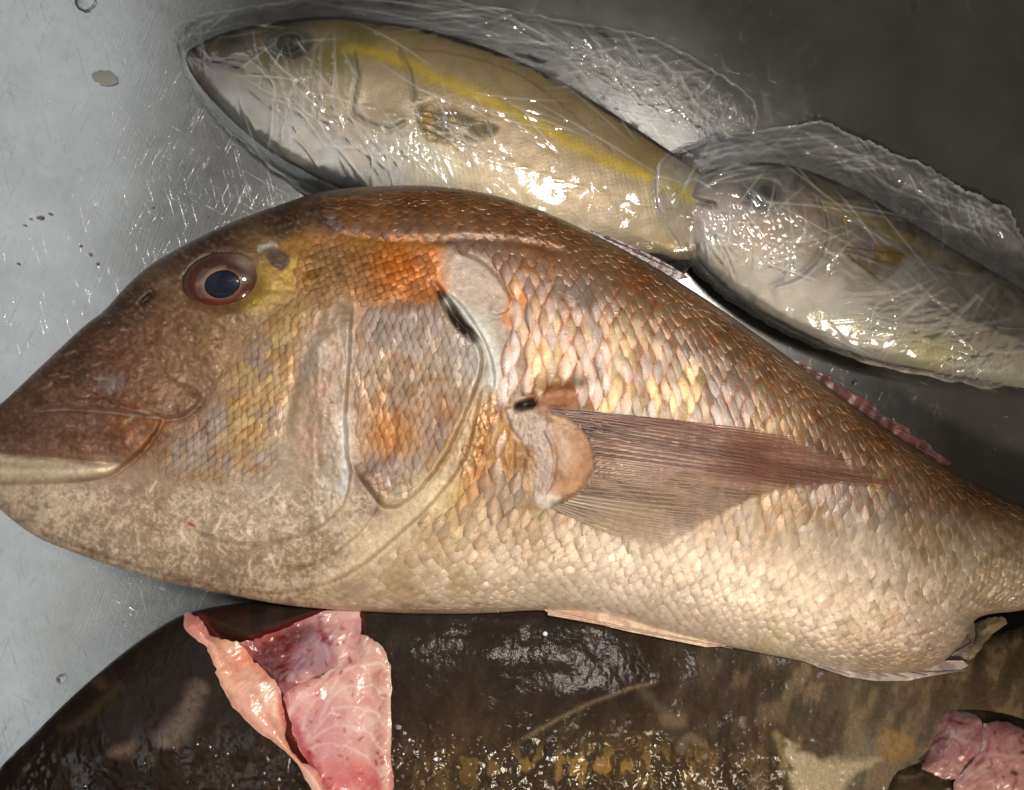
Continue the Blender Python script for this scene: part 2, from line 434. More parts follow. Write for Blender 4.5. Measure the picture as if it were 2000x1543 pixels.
# ================================================================== THE SEA BREAM
B_DORS = [(-60, 850), (-48, 825), (0, 790), (80, 715), (160, 640), (205, 605), (240, 565), (290, 520), (360, 478), (450, 435), (560, 395), (640, 372),
          (750, 363), (860, 364), (960, 380), (1060, 412), (1160, 458), (1260, 510), (1360, 572), (1460, 640), (1560, 712),
          (1660, 787), (1760, 856), (1860, 918), (1950, 965), (2050, 1015), (2150, 1050)]
B_VENT = [(2155, 1165), (2080, 1175), (1990, 1193), (1930, 1200), (1900, 1215), (1880, 1255), (1830, 1300), (1760, 1315), (1680, 1312), (1600, 1298), (1500, 1278),
          (1400, 1258), (1280, 1228), (1180, 1200), (1060, 1192), (930, 1198), (800, 1198), (680, 1192), (560, 1182), (450, 1162), (340, 1140),
          (230, 1110), (120, 1070), (60, 1042), (0, 995), (-40, 950), (-62, 900)]
bout = spline(B_DORS+B_VENT, True, 5)
b = Raster(bout, 2.0)
b.inflate(0.40)
BZ = 172.0
bx, by = b.X, b.Y
h0 = b.h.copy()

ANCH = [
 (650,420,60,42,30),(560,430,50,36,28),(800,395,100,76,50),(950,405,114,90,56),(1100,450,118,98,64),(1250,530,116,96,66),(1450,660,122,102,74),
 (1700,830,122,98,68),(1900,965,112,88,62),(400,470,62,48,38),(250,600,80,58,44),(150,720,78,54,40),(60,800,90,62,46),(0,830,88,60,46),
 (250,700,102,62,38),(330,650,112,76,48),(420,650,120,88,50),(200,770,96,60,44),(340,770,108,68,44),(530,600,138,112,60),(450,720,136,106,68),
 (150,850,108,68,44),(250,830,124,70,34),(60,860,96,62,44),(100,990,190,170,150),(250,980,168,144,124),(400,1000,172,150,132),(500,1030,178,154,138),
 (250,1080,170,150,130),(450,1110,160,138,118),(600,1100,156,132,106),(30,980,195,172,150),(400,900,142,118,84),(470,850,152,128,92),(560,760,152,128,94),
 (600,950,168,148,128),(520,950,168,152,138),(640,700,172,156,142),(650,850,186,166,146),(660,950,192,180,170),
 (760,520,192,116,46),(700,480,176,128,74),(640,490,152,122,92),(580,520,170,135,70),(780,640,142,118,94),(780,750,152,132,112),(760,850,182,124,64),(830,850,166,128,88),
 (720,930,142,112,92),(820,960,206,188,154),(720,1080,202,182,152),(640,1130,178,158,128),(920,530,166,146,132),(940,640,176,170,160),(960,700,182,184,178),
 (1020,560,190,126,62),(1150,600,152,136,116),(1300,650,142,126,102),(1200,750,178,152,112),(1400,750,156,142,122),(1600,850,152,132,106),(1800,1000,152,132,106),
 (1100,720,172,136,86),(950,870,186,142,84),(900,950,182,148,98),(1000,1000,192,168,134),(1500,1000,194,176,158),(1700,1050,186,170,154),(1300,1070,204,186,168),(1900,1080,168,148,124),
 (1000,1100,214,194,174),(1200,1130,232,214,198),(1400,1150,230,210,194),(1600,1200,216,192,176),(1800,1220,200,172,152),(800,1160,178,154,124),
 (1950,1150,188,168,142),(1700,1280,194,170,146),(1500,1250,222,206,180),(2100,1100,150,130,105)]
cxs = np.arange(b.xs[0], b.xs[-1]+12, 10); cys = np.arange(b.ys[0], b.ys[-1]+12, 10)
cgx, cgy = np.meshgrid(cxs, cys)
cc = shepard(cgx, cgy, ANCH)
b.col[..., :3] = b.bil(cc, (bx-cxs[0])/10, (by-cys[0])/10)

# --- sculpting of the head: plates, folds and edges
PREOP = [(692,580),(686,640),(684,700),(677,800),(679,880),(686,930),(672,985),(625,1030),(560,1055),(480,1064),(420,1054),(360,1030)]
OPER = [(848,548),(868,590),(890,625),(935,668),(943,715),(926,770),(900,832),(872,890),(832,945),(790,982),(752,990),(728,965),(702,930),(690,905)]
MEMB = [(948,735),(935,800),(908,895),(862,965),(790,1035),(705,1106),(620,1145),(520,1158),(440,1150)]
SNOUT = [(60,802),(130,797),(210,802),(300,813),(340,816),(375,800),(402,765)]
JAW = [(318,814),(302,850),(275,882),(240,912),(200,932),(100,942),(-10,946)]
b.cliff(PREOP, 18, 60, 1, 4, 4)
b.cliff(OPER, 20, 70, 1, 6, 5)
b.cliff(MEMB, 13, 45, 1, 4, 5)
b.cliff([(745,985),(700,1045),(640,1090),(560,1120)], 7, 20, 1, 3, 5)
b.cliff([(640,600),(602,680),(578,745),(566,800),(555,865)], 0, 40, 1, 5, 13, 4)
b.cliff(SNOUT, 22, 80, -1, 9, 6)
b.cliff(JAW, 20, 60, 1, 8, 6, fade=0.03)
def ridge(pts, amp, width):
    P = spline(pts); w = b.win(P, width*3); d, _, fr, _, _ = seg_dist(b.X[w], b.Y[w], P, False)
    b.h[w] += amp*np.exp(-(d/width)**2)*sstep(0, 0.12, fr)*sstep(1, 0.85, fr)
ridge([(-60,920),(60,920),(150,920),(225,912)], 15, 17); ridge([(-60,862),(60,862),(160,870),(240,862),(290,842)], 10, 24)
ridge([(640,640),(625,740),(640,850),(655,940)], 9, 26); ridge([(700,480),(760,560),(800,640)], 6, 40); ridge([(300,640),(380,660),(440,720)], 6, 26)
b.cliff([(-10,885),(100,893),(180,902),(228,906)], 5, 14, -1, 5, 5)
b.cliff([(70,1040),(190,1082),(300,1118),(430,1150)], 6, 14, -1, 5, 5)
b.cliff([(880,482),(945,512),(990,562),(1000,600),(975,618),(945,612)], 5, 40, 1, 3, 5, 3)
b.cliff([(862,565),(905,600),(945,662),(965,720),(965,770)], 9, 16, 1, 2, 4)
b.cliff([(650,455),(760,470),(850,470),(940,468),(1040,478),(1120,500)], 2, 30, -1, 5, 9, 4)
# gill slit, axil hole, nostrils
for c, r, a, am in [((878,600),(48,9),56,-30),((905,640),(34,9),45,-26),((1026,790),(17,8),-20,-40),((287,583),(20,6),-38,-14),((216,632),(6,4),0,-8)]:
    b.bump(c, r, am, a, 3)
# eye socket
b.bump((434,550),(98,74),8,-6,4); b.bump((434,550),(74,54),-30,-6,6)
b.bump((545,505),(26,22),-4,30); b.bump((575,500),(26,40),5,30)
# pectoral base lobe
b.bump((1040,850),(52,50),13,55); b.bump((1118,905),(50,68),20,12,2); b.bump((1065,975),(34,22),12,-20)
b.cliff([(1062,835),(1082,880),(1080,930),(1062,968)], 3, 20, 1, 4, 4)
b.cliff([(985,795),(1000,840),(1020,860)], 6, 16, -1, 3, 4)
b.bump((1090,770),(55,20),10,-8)
# folds and lumps of the skin
b.h += (fbm(bx, by, 120, 3, 41)-0.5)*9*sstep(0, 60, b.d) + (fbm(bx, by, 16, 3, 43)-0.5)*2.0
# fine wrinkles fanning over the breast in front of the pectoral fin
wr = np.exp(-(((bx-960)/70)**2+((by-900)/120)**2))
b.h += wr*1.6*np.sin((bx+0.12*by+22*fbm(bx, by, 34, 3, 44))/3.2)+wr*(fbm(bx*2.2, by*0.7, 12, 3, 45)-0.5)*7
wr2 = np.exp(-(((bx-1035)/35)**2+((by-870)/70)**2)); b.h += wr2*(fbm(bx*2, by*0.8, 9, 3, 46)-0.5)*8

# --- pigment
dl = spline(B_DORS, n=4); dl = dl[np.argsort(dl[:, 0])]
sf = sstep(1000, 1130, bx*0.25+by*0.75+40)
flank = sstep(940, 1010, bx)*(1-sstep(900, 1120, by-0.05*(bx-1000)))*sstep(420, 520, by-0.55*(bx-1000)*(bx > 1000))
n_ = fbm(bx, by, 26, 3, 51)
W_ALL = (slice(None), slice(None))
b.mix(W_ALL, 0.75*flank*sstep(0.25, 0.6, n_), (136, 90, 54))
belly = sstep(1000, 1100, by)*sstep(700, 800, bx)
b.mix(W_ALL, 0.25*belly*sstep(0.4, 0.7, fbm(bx, by, 14, 3, 52)), (160, 130, 100))
b.fill([(560,470),(640,455),(720,470),(860,480),(862,580),(760,600),(690,585),(620,560),(560,560)], (190,128,58), 0.55, 16, 14, 0.5)
b.fill([(745,490),(840,480),(862,545),(850,585),(770,575),(740,530)], (220,122,42), 0.7, 26, 22, 0.6)
b.fill([(500,520),(560,500),(580,560),(540,600),(490,605),(480,590)], (176,146,62), 0.75, 16, 10, 0.5)
b.fill([(522,492),(548,485),(566,500),(562,522),(545,526),(525,512)], (82,66,70), 0.9, 5, 4)
b.stroke([(502,492),(520,480),(545,478)], 5, (190,190,180), 0.8)
b.stroke([(585,505),(570,520),(560,545)], 7, (210,175,70), 0.7)
# pale lip, mouth line and maxilla
b.fill([(-40,890),(60,893),(180,905),(232,905),(205,928),(100,940),(-40,944)], (206,188,162), 0.95, 7, 4)
b.stroke([(-20,885),(100,893),(190,903)], 5, (120,88,66), 0.5)
b.stroke([(230,828),(300,822),(316,820),(300,848),(270,880),(240,900)], 12, (150,94,52), 0.6)
b.stroke([(225,860),(215,885),(235,905)], 5, (80,50,36), 0.5)
b.stroke([(240,830),(262,812)], 3, (190,170,130), 0.7)
b.stroke(SNOUT, 5, (150,132,124), 0.55)
b.fill([(300,745),(350,735),(390,765),(370,795),(310,790)], (178,150,120), 0.35, 16, 12, 0.9)
b.fill([(195,735),(240,735),(235,760),(200,760)], (120,118,116), 0.5, 10, 8, 0.7)
# preopercle pale skin, silver edges
b.fill([(640,605),(685,590),(680,700),(672,800),(676,880),(640,900),(600,840),(590,740),(610,680)], (182,164,148), 0.55, 18, 14, 0.5)
b.fill([(600,760),(640,750),(640,840),(610,900),(580,880)], (186,136,110), 0.35, 18, 10, 0.6)
b.stroke([(676,800),(672,880),(676,940),(660,985)], 11, (205,205,208), 0.75)
b.stroke([(684,640),(681,740)], 9, (176,166,160), 0.6)
b.stroke(PREOP[5:], 4, (222,206,186), 0.8)
b.fill([(692,925),(715,935),(745,985),(735,1010),(705,1000),(690,960)], (92,66,60), 0.6, 9, 8, 0.6)
b.stroke(OPER[:4], 6, (120,66,30), 0.6); b.stroke(OPER[3:9], 6, (150,112,78), 0.6)
b.fill([(852,562),(880,590),(905,622),(938,660),(925,668),(890,640),(866,600)], (58,34,20), 0.95, 4, 2)
b.stroke([(868,575),(905,605),(945,662),(968,720),(966,765)], 13, (206,208,202), 0.85)
b.fill([(880,490),(940,512),(990,565),(985,605),(950,612),(905,585),(870,545)], (176,158,146), 0.8, 9, 6, 0.2)
b.fill([(1000,560),(1030,570),(1040,610),(1010,640),(985,625)], (208,130,60), 0.8, 9, 8, 0.3)
b.stroke([(935,775),(900,890),(850,965),(780,1035),(700,1100),(610,1140)], 17, (214,196,164), 0.8)
b.stroke([(935,780),(905,880),(870,940)], 10, (160,128,92), 0.5)
pz = np.exp(-(((bx-640)/48)**4+((by-790)/200)**4))
b.h += pz*((fbm(bx*1.6, by*0.9, 14, 3, 47)-0.5)*6+(fbm(bx*1.2, by, 40, 3, 48)-0.5)*8)
b.mix(W_ALL, 0.35*pz*sstep(0.5, 0.66, fbm(bx*1.6, by*0.7, 22, 4, 49)), (206,196,186)); b.mix(W_ALL, 0.45*pz*sstep(0.5, 0.34, fbm(bx*1.4, by*0.8, 30, 4, 50)), (150,108,72))
# dark nape, forehead and dorsal shading of the pigment
b.fill([(560,395),(760,362),(900,372),(1000,400),(900,440),(780,440),(700,455),(620,450)], (86,58,34), 0.45, 20, 14, 0.8)
b.stroke([(600,410),(680,420),(690,445)], 14, (52,32,22), 0.55)
b.stroke([(840,474),(940,470),(1040,480),(1120,500)], 6, (88,58,40), 0.6)
for _ in range(46):
    x = random.uniform(620, 1050); y = 375+random.random()*70+max(0, x-850)*0.15
    b.stroke([(x, y), (x+random.uniform(6, 22), y+random.uniform(2, 9))], random.uniform(3, 6), (44, 38, 28), 0.55, 0, 3)
# chin: worn brown film over white skin, scratched
chin = sstep(925, 965, by-0.02*bx)*(1-sstep(690, 740, bx+(by-1000)*0.4))
sp = fbm(bx, by, 4.2, 2, 61)*0.7+fbm(bx, by, 20, 3, 66)*0.3; bl = fbm(bx, by, 60, 3, 62)
b.mix(W_ALL, chin*0.6*sstep(0.46, 0.60, sp*0.75+bl*0.25), (216,198,176))
b.mix(W_ALL, chin*0.5*sstep(0.50, 0.38, fbm(bx, by, 9, 4, 63)*0.8+bl*0.2), (130,104,82))
for _ in range(46):
    x = random.uniform(60, 640); y = random.uniform(955, 1110); a = random.choice([-0.9, -0.6, -1.2, 0.3, 0.9, 1.5]) + random.uniform(-.3, .3)
    l = random.uniform(6, 34); w = random.uniform(1.6, 3.6)
    b.stroke([(x, y), (x+l*math.cos(a), y+l*math.sin(a))], w, (226,206,182), random.uniform(0.5, 0.95)*(y < 1130), 0, 3)
b.stroke([(370,1022),(378,1026)], 4, (150,30,20), 0.9, 0, 1)
# pectoral base
b.fill([(988,800),(1035,795),(1075,830),(1085,900),(1070,960),(1045,985),(1040,940),(1045,890),(1010,858)], (186,168,156), 0.85, 9, 8, 0.2)
b.fill([(1085,835),(1130,845),(1163,885),(1160,940),(1110,978),(1075,972),(1088,920),(1080,860)], (176,132,98), 0.8, 9, 7, 0.5)
b.stroke([(1090,840),(1105,880),(1100,930)], 8, (190,168,150), 0.5)
b.fill([(1048,965),(1095,965),(1085,995),(1055,992)], (214,204,196), 0.8, 8, 4)
b.fill([(1030,762),(1080,748),(1130,752),(1160,790),(1110,800),(1050,798)], (136,72,24), 0.85, 8, 8, 0.3)
b.stroke([(1010,792),(1048,792)], 8, (26,18,16), 0.95, 0, 1)
for c in ((1035,1038),(900,1104)): b.stroke([(c[0]-3, c[1]+9), (c[0]+2, c[1]-8)], 5, (170,26,18), 0.85, 0, 3)
b.stroke([(892,1112),(912,1098)], 4, (165,40,28), 0.7, 0, 3)
# orange breast folds
b.fill([(930,800),(985,800),(985,960),(940,990),(905,960),(920,880)], (206,138,62), 0.45, 18, 14, 0.9)
b.stroke([(270,555),(300,535),(340,510)], 9, (120,98,78), 0.4); b.stroke([(280,590),(298,570)], 6, (46,28,22), 0.8, 0, 1)
b.stroke([(300,565),(330,545)], 7, (150,130,120), 0.4); b.stroke([(330,480),(360,470),(400,485)], 6, (120,84,46), 0.5)
b.fill([(1580,1296),(1660,1312),(1680,1315),(1640,1285),(1560,1280)], (236,224,210), 0.8, 8, 4)
# overall mottling
topd = np.exp(-np.maximum(by-np.interp(bx, dl[:, 0], dl[:, 1]), 0)/60)*sstep(60, 200, bx)
b.col[..., :3] *= (1-0.5*topd)[..., None]
mo = fbm(bx, by, 34, 4, 71); b.col[..., :3] *= (0.84+0.32*mo)[..., None]
head = (1-sstep(400, 620, bx+0.5*(by-700)))*(1-chin)*(1-sstep(880, 905, by))
b.mix(W_ALL, 0.28*head*sstep(0.5, 0.72, fbm(bx+by*0.5, (by-bx*0.4)*1.6, 8, 3, 73)), (152,118,92)); b.mix(W_ALL, 0.3*head*sstep(0.54, 0.34, fbm(bx+by*0.4, (by-bx*0.4)*2, 60, 5, 74)), (70,42,28))
b.h += (0.25+0.75*head)*(fbm(bx, by, 9, 3, 75)-0.5)*3.4+head*(fbm(bx+by*0.5, (by-bx*0.5)*1.5, 44, 3, 76)-0.5)*7
for _ in range(70):
    x = random.uniform(60, 420); y = random.uniform(640, 880); a = random.uniform(-0.9, 0.3); l = random.uniform(5, 26)
    b.stroke([(x, y), (x+l*math.cos(a), y+l*math.sin(a))], random.uniform(1.4, 2.6), random.choice([(176,146,120), (64,40,28), (150,110,80)]), random.uniform(0.25, 0.6), 0, 3)
for _ in range(60):
    x = random.uniform(120, 520); y = random.uniform(560, 790); b.bump((x, y), (2.6, 2.6), -2.4)
mo = fbm(bx, by, 6, 2, 72); b.col[..., :3] *= (0.78+0.44*mo)[..., None]

bream = thing('sea_bream', 900, 800, 0, 'big golden red sea bream lying unwrapped across the middle of the steel', 'fish')
b.hz = BZ+b.h
bot = np.maximum(BZ-h0*1.02, 2.0)
make('body', join([b.mesh_arrays(b.hz, BZ), b.mesh_arrays(bot, BZ, 6, True)]), M['bream'], bream)

# --- the scales
dorsal = spline([(640,385),(900,375),(1150,455),(1400,600),(1650,780),(1850,910),(2000,992),(2140,1052)], n=40)
ventral = spline([(430,1160),(760,1190),(1060,1193),(1330,1250),(1570,1295),(1800,1300),(1990,1195),(2140,1170)], n=40)
def flow(s, v):
    k = s*40; i = np.clip(k.astype(int), 0, len(dorsal)-2); f = (k-i)[..., None]
    D = dorsal[i]*(1-f)+dorsal[i+1]*f; V = ventral[i]*(1-f)+ventral[i+1]*f
    p = D+(V-D)*v[..., None]
    p[..., 0] += 75*4*v*(1-v)*np.clip((7.4-s)/4, 0, 1); return p
SC = []        # x, y, eu(2), ev(2), zone
s_, col_i = 0.0, 0
while s_ < 6.95:
    D = flow(np.array([s_]), np.array([0.5]))[0]; D2 = flow(np.array([s_+0.02]), np.array([0.5]))[0]
    sp_ = np.interp(s_, [0, 1.2, 2.5, 4, 6, 7], [12.5, 14.5, 13.6, 11.6, 9.6, 8.4])
    qq_ = np.linspace(0, np.pi, 400); pit = np.interp(qq_, [0.15, 0.5, 1.0, 1.5, 2.0, 2.4, 3.0], [0.055, 0.075, 0.165, 0.165, 0.125, 0.10, 0.085])
    cumq = np.concatenate([[0], np.cumsum(1/pit[:-1])*(qq_[1]-qq_[0])]); rows = int(cumq[-1])
    th = np.interp(np.arange(rows)+(0.75 if col_i % 2 else 0.25), cumq, qq_)
    for q in th:
        dq = float(np.interp(q, qq_, pit)); q += random.uniform(-.09, .09)*dq; ss = s_+random.uniform(-.011, .011)
        if random.random() < 0.025: continue
        v = (1-math.cos(q))/2
        p, pu, pv0, pv1 = [flow(np.array([a]), np.array([c]))[0] for a, c in ((ss, v), (ss+0.03, v), (ss, (1-math.cos(max(q-.05, 0.01)))/2), (ss, (1-math.cos(min(q+.05, 3.13)))/2))]
        eu = (pu-p); eu = eu/np.linalg.norm(eu)*sp_*np.interp(q, [0.3, 0.8, 1.9, 2.6], [1.4, 0.95, 0.98, 1.06])*random.uniform(0.9, 1.12)
        ev = (pv1-pv0)/2/0.05*dq*random.uniform(0.56, 0.66); ev = ev+np.array([-ev[1], ev[0]])*random.uniform(-.09, .09)
        SC.append((p[0], p[1], eu[0], eu[1], ev[0], ev[1], 0))
    s_ += 0.02*sp_/np.linalg.norm(D2-D); col_i += 1
okpoly = np.array([(585,395),(640,372),(760,360),(900,362),(1060,408),(1260,505),(1460,632),(1660,780),(1860,912),(2060,1010),(2160,1050),(2160,1180),(1990,1200),(1905,1210),
                   (1860,1290),(1700,1318),(1500,1285),(1280,1235),(1100,1202),(800,1205),(640,1190),(560,1180),(660,1150),(740,1100),(830,1020),(900,960),(945,880),(965,800),(985,740),(975,690),(1000,640),(1005,570),(960,505),(860,468),(700,452),(620,440)], float)
A = np.array(SC); keep = inside(A[:, 0], A[:, 1], okpoly)
keep &= ~inside(A[:, 0], A[:, 1], np.array([(985,790),(1040,745),(1120,745),(1170,800),(1190,900),(1160,960),(1100,1000),(1040,1000),(1000,930),(975,870)], float))
A = A[keep]
def zone(poly, lu, lv, ang, z, jit=0.12, curve=None, soft=34):
    P = np.array(poly, float); lo, hi = P.min(0), P.max(0); out = []
    ca, sa = math.cos(math.radians(ang)), math.sin(math.radians(ang))
    c0 = (lo+hi)/2; R = np.hypot(*(hi-lo))/2
    iu = int(R/lu)+1; iv = int(R/lv/2)+1
    for i in range(-iu, iu+1):
        for j in range(-iv, iv+1):
            u = i*lu+random.uniform(-jit, jit)*lu; v = (j+(0.5 if i % 2 else 0))*lv*2+random.uniform(-jit, jit)*lv
            x = c0[0]+u*ca-v*sa; y = c0[1]+u*sa+v*ca
            a2 = math.radians(ang+(curve(x, y) if curve else 0)+random.uniform(-6, 6)); k = random.uniform(0.92, 1.12)
            out.append((x, y, lu*1.15*k*math.cos(a2), lu*1.15*k*math.sin(a2), -lv*1.2*k*math.sin(a2), lv*1.2*k*math.cos(a2), z))
    o = np.array(out); o = o[inside(o[:, 0], o[:, 1], P)]
    w = sstep(0, soft, seg_dist(o[:, 0], o[:, 1], P, True)[0]) if soft else np.ones(len(o))
    return np.column_stack([o, w])
Z = [np.column_stack([A, sstep(0, 45, seg_dist(A[:, 0], A[:, 1], np.array([(560,1180),(660,1150),(740,1100),(830,1020),(900,960),(945,880)], float), False)[0])]),
 zone([(590,575),(622,615),(592,690),(566,775),(550,865),(520,940),(440,935),(330,925),(292,895),(335,850),(398,800),(428,735),(478,668),(540,615)], 7.6, 15, 24, 1, 0.2, lambda x, y: (y-800)*0.05),
 zone([(705,600),(850,590),(895,650),(932,690),(920,765),(875,860),(805,945),(750,950),(705,900),(692,800),(696,700)], 7.6, 18, 5, 2, 0.2, lambda x, y: (x-800)*-0.03, 14),
 zone([(600,470),(700,462),(850,482),(858,548),(850,590),(705,598),(690,570),(620,600),(592,572),(575,540)], 9, 9.5, 25, 3, 0.3),
 zone([(700,915),(745,905),(810,955),(775,985),(745,975)], 10, 10, 30, 2, 0.2),
 zone([(975,770),(965,800),(945,870),(905,950),(900,900),(935,810),(955,775)], 8, 9, 15, 0, 0.2)]
A = np.concatenate(Z)
A = A[(b.at(b.d, A[:, 0], A[:, 1]) > 5) & (np.hypot((A[:, 0]-434)/92, (A[:, 1]-550)/70) > 1)]
nA, ni, nj = len(A), 5, 7
ga, gb = np.meshgrid(np.linspace(-1, 1, ni), np.linspace(-1, 1, nj), indexing='ij')
ga, gb = ga.ravel(), gb.ravel()
fx_ = ga*np.maximum(1-np.abs(gb)**1.45, 0)**0.92+0.12*(1-gb**2)
cx, cy = A[:, 0:1], A[:, 1:2]
PX = cx+A[:, 2:3]*fx_+A[:, 4:5]*gb
PY = cy+A[:, 3:4]*fx_+A[:, 5:6]*gb
size = np.hypot(A[:, 2], A[:, 3]); zn = A[:, 6]
fade = A[:, 7]
lift = (0.3+0.7*fade)*np.where(zn == 0, 0.20, np.where(zn == 4, 0.14, 0.42))*size*rng.uniform(0.7, 1.25, nA)
bellyw = sstep(980, 1120, cy[:, 0])*(zn == 0); lift = lift*(1-0.45*bellyw)
prof = (0.10+0.90*((fx_+1)/2))*(1-0.35*gb**2) + 0.10*(1-ga**2)*(1-gb**2)
edge = (np.abs(gb) > 0.99) | (ga < -0.99)
tilt = (1+1.2*((zn > 0) & (zn < 4)))[:, None]*rng.normal(0, 0.10, (nA, 1))*gb*size[:, None]*0.5+rng.normal(0, 0.06, (nA, 1))*fx_*size[:, None]
PZ = BZ+b.at(b.h, PX, PY)+0.5+lift[:, None]*prof+tilt-edge*0.9
# pigment of each scale
cb = b.at(b.col[..., :3], cx[:, 0], cy[:, 0])
base = shepard(cx[:, 0], cy[:, 0], ANCH)
c0 = base*0.7+cb*0.3
up = (1-sstep(880, 1080, cy[:, 0]-0.05*(cx[:, 0]-1000)))
dors = sstep(0.0, 0.75, 1-np.clip(b.at(b.d, cx[:, 0], cy[:, 0])/150, 0, 1))*(cy[:, 0]-0.55*(cx[:, 0]-900) < 560)*(cx[:, 0] > 580)
lil = lin((160, 150, 150)); grn = lin((160, 152, 120)); gold = lin((208, 176, 118)); cream = lin((228, 214, 196)); org = lin((146, 88, 48)); brn = lin((112, 78, 46))
r1 = np.clip((fbm(cx[:, 0], cy[:, 0], 95, 3, 201)-0.5)*2.3+0.5+rng.normal(0, 0.14, nA), 0, 1); r2 = rng.random(nA)
cen = c0.copy()
def mixc(a, bb, w): return a*(1-w[:, None])+bb*w[:, None]
fl = (zn == 0)*up*(1-dors)
cen = mixc(cen, lil, 0.66*fl*sstep(0.75, 0.45, r1)); cen = mixc(cen, grn, 0.4*fl*sstep(0.5, 0.7, r1))
cen = mixc(cen, gold, 0.5*fl*sstep(0.6, 0.95, r1)*sstep(560, 760, cy[:, 0]))
cen = mixc(cen, lil, 0.55*((zn == 1) | (zn == 2))*sstep(0.9, 0.25, r1)); cen = mixc(cen, gold, 0.4*((zn == 1) | (zn == 3))*sstep(0.45, 0.95, r1))
cen = mixc(cen, lin((232, 132, 40)), 0.7*(zn >= 2)*np.exp(-((cx[:, 0]-790)/62)**2-((cy[:, 0]-528)/48)**2)*(0.5+r2*0.5))
cen = mixc(cen, brn, 0.4*dors*(zn == 0)*sstep(0.7, 0.3, r1)); cen = mixc(cen, lin((150, 108, 62)), 0.4*dors*(zn == 0)*(r2 > 0.6))
cen = mixc(cen, cream, 0.5*bellyw*(r1 < 0.6))
cen = cen*(0.91+0.18*r2)[:, None]
cen = cen*(1-0.5*np.exp(-np.maximum(cy[:, 0]-np.interp(cx[:, 0], dl[:, 0], dl[:, 1]), 0)/95))[:, None]
cen = cen*(1+0.30*((zn >= 1) & (zn <= 2)))[:, None]
cen = mixc(cb*1.0, cen, 0.15+0.85*fade)
ed = mixc(cen*0.55, org*(0.7+0.6*r2)[:, None], np.where(zn == 0, 0.85*up*(0.5+0.5*(r1 > 0.3)), np.where(zn == 4, 0.1, 0.35)))
ed = mixc(ed, cen, 0.35*((zn == 1) | (zn == 2)))
ed = mixc(ed, lin((202, 176, 146)), 0.75*bellyw)
wl = np.clip(sstep(0.1, -0.9, ga)*0.8+sstep(0.45, 1.0, np.abs(gb))*0.8+0.7*sstep(0.6, 1.0, ga), 0, 1)
wt = sstep(0.6, 1.0, ga)*(np.abs(gb) < 0.8)  # thin highlight painted into the colour along each trailing edge
CC = cen[:, None, :]*(1-wl[None, :, None])+ed[:, None, :]*wl[None, :, None]
CC = CC*(1+0.10*wt[None, :, None])*(0.72+0.56*fbm(PX, PY, 7, 2, 99))[..., None]
CC = CC*(1-0.28*(1-0.8*bellyw[:, None, None])*sstep(0.5, 0.75, fbm(PX*0.6, PY*0.6, 12, 3, 98))[..., None]*np.array([0.4, 1.0, 1.6]))
shine = np.where((zn >= 1) & (zn <= 3), 0.12+0.26*fade, np.where(zn == 4, 0.2, 0.14+0.2*up*(1-dors)+0.15*r2))
CC = np.concatenate([np.clip(CC, 0, 0.95), np.broadcast_to(shine[:, None, None], CC.shape[:2]+(1,))], -1)
gi = np.arange(ni*nj).reshape(ni, nj)
TF = np.stack([gi[:-1, :-1], gi[1:, :-1], gi[1:, 1:], gi[:-1, 1:]], -1).reshape(-1, 4)[:, ::-1]
covered = inside(cx[:, 0], cy[:, 0], np.array([(1040,800),(1500,845),(1740,940),(1400,1010),(1280,1075),(1060,990)], float))
areaA = np.abs(A[:, 2]*A[:, 5]-A[:, 3]*A[:, 4])*((cx[:, 0] > 5) & (cx[:, 0] < 1990))*~covered
order = np.argsort(-areaA)
for k in order[:300]:
    make('scale', (W(PX[k], PY[k], PZ[k]), TF, CC[k]), M['scale'], bream)
rest = order[300:]
F = (TF[None]+(np.arange(len(rest))*ni*nj)[:, None, None]).reshape(-1, 4)
o = make('scale_cover', (W(PX[rest].ravel(), PY[rest].ravel(), PZ[rest].ravel()), F, CC[rest].reshape(-1, 4)), M['scale'], bream)
o['kind'] = 'stuff'

# --- the eye
def ellipse(c, r, ang, n=60, p=1.0):
    a = np.arange(n)/n*2*np.pi; ca, sa = math.cos(math.radians(ang)), math.sin(math.radians(ang))
    u = np.cos(a)*r[0]; v = np.sin(a)*r[1]
    return np.stack([c[0]+u*ca-v*sa, c[1]+u*sa+v*ca], 1)
e = Raster(ellipse((435,550),(79,57),-6), 1.5)
u = ((e.X-435)*math.cos(.105)-(e.Y-550)*math.sin(.105))/79; v = ((e.X-435)*math.sin(.105)+(e.Y-550)*math.cos(.105))/57
rr = np.hypot(u, v)
ez = BZ+float(b.at(h0, 434, 550))
e.h = ez-18+30*np.sqrt(np.maximum(1-0.92*rr**2, 0.0))
e.col[..., :3] = lin((58, 36, 30))
th = np.arctan2(v, u)
e.mix(W_ALL, 0.7*np.exp(-((rr-0.72)/0.16)**2)*(0.5+0.5*np.cos(th-2.0))*0.7, (104, 38, 22))
e.mix(W_ALL, 0.7*np.exp(-((rr-0.6)/0.2)**2)*np.clip(np.cos(th+1.5), 0, 1), (64, 40, 42))
e.mix(W_ALL, sstep(0.80, 0.90, rr)*0.75, (80, 60, 54)); e.mix(W_ALL, sstep(0.93, 1.0, rr)*0.9, (44, 32, 28))
e.mix(W_ALL, 0.6*np.exp(-((rr-0.84)/0.05)**2), (66, 38, 34))
e.mix(W_ALL, 0.8*np.exp(-((th+0.75)/0.45)**2)*sstep(0.55, 0.8, rr)*0.6, (150, 138, 122))  # painted cornea highlight, upper right
e.fill([(398,545),(415,528),(440,520),(430,540),(410,556),(385,556)], (150, 126, 100), 0.6, 7, 4)  # cream highlight painted on the left of the eye
e.fill(ellipse((433,556),(40,31),-8,16), (128, 92, 70), 0.6, 5, 2.5)
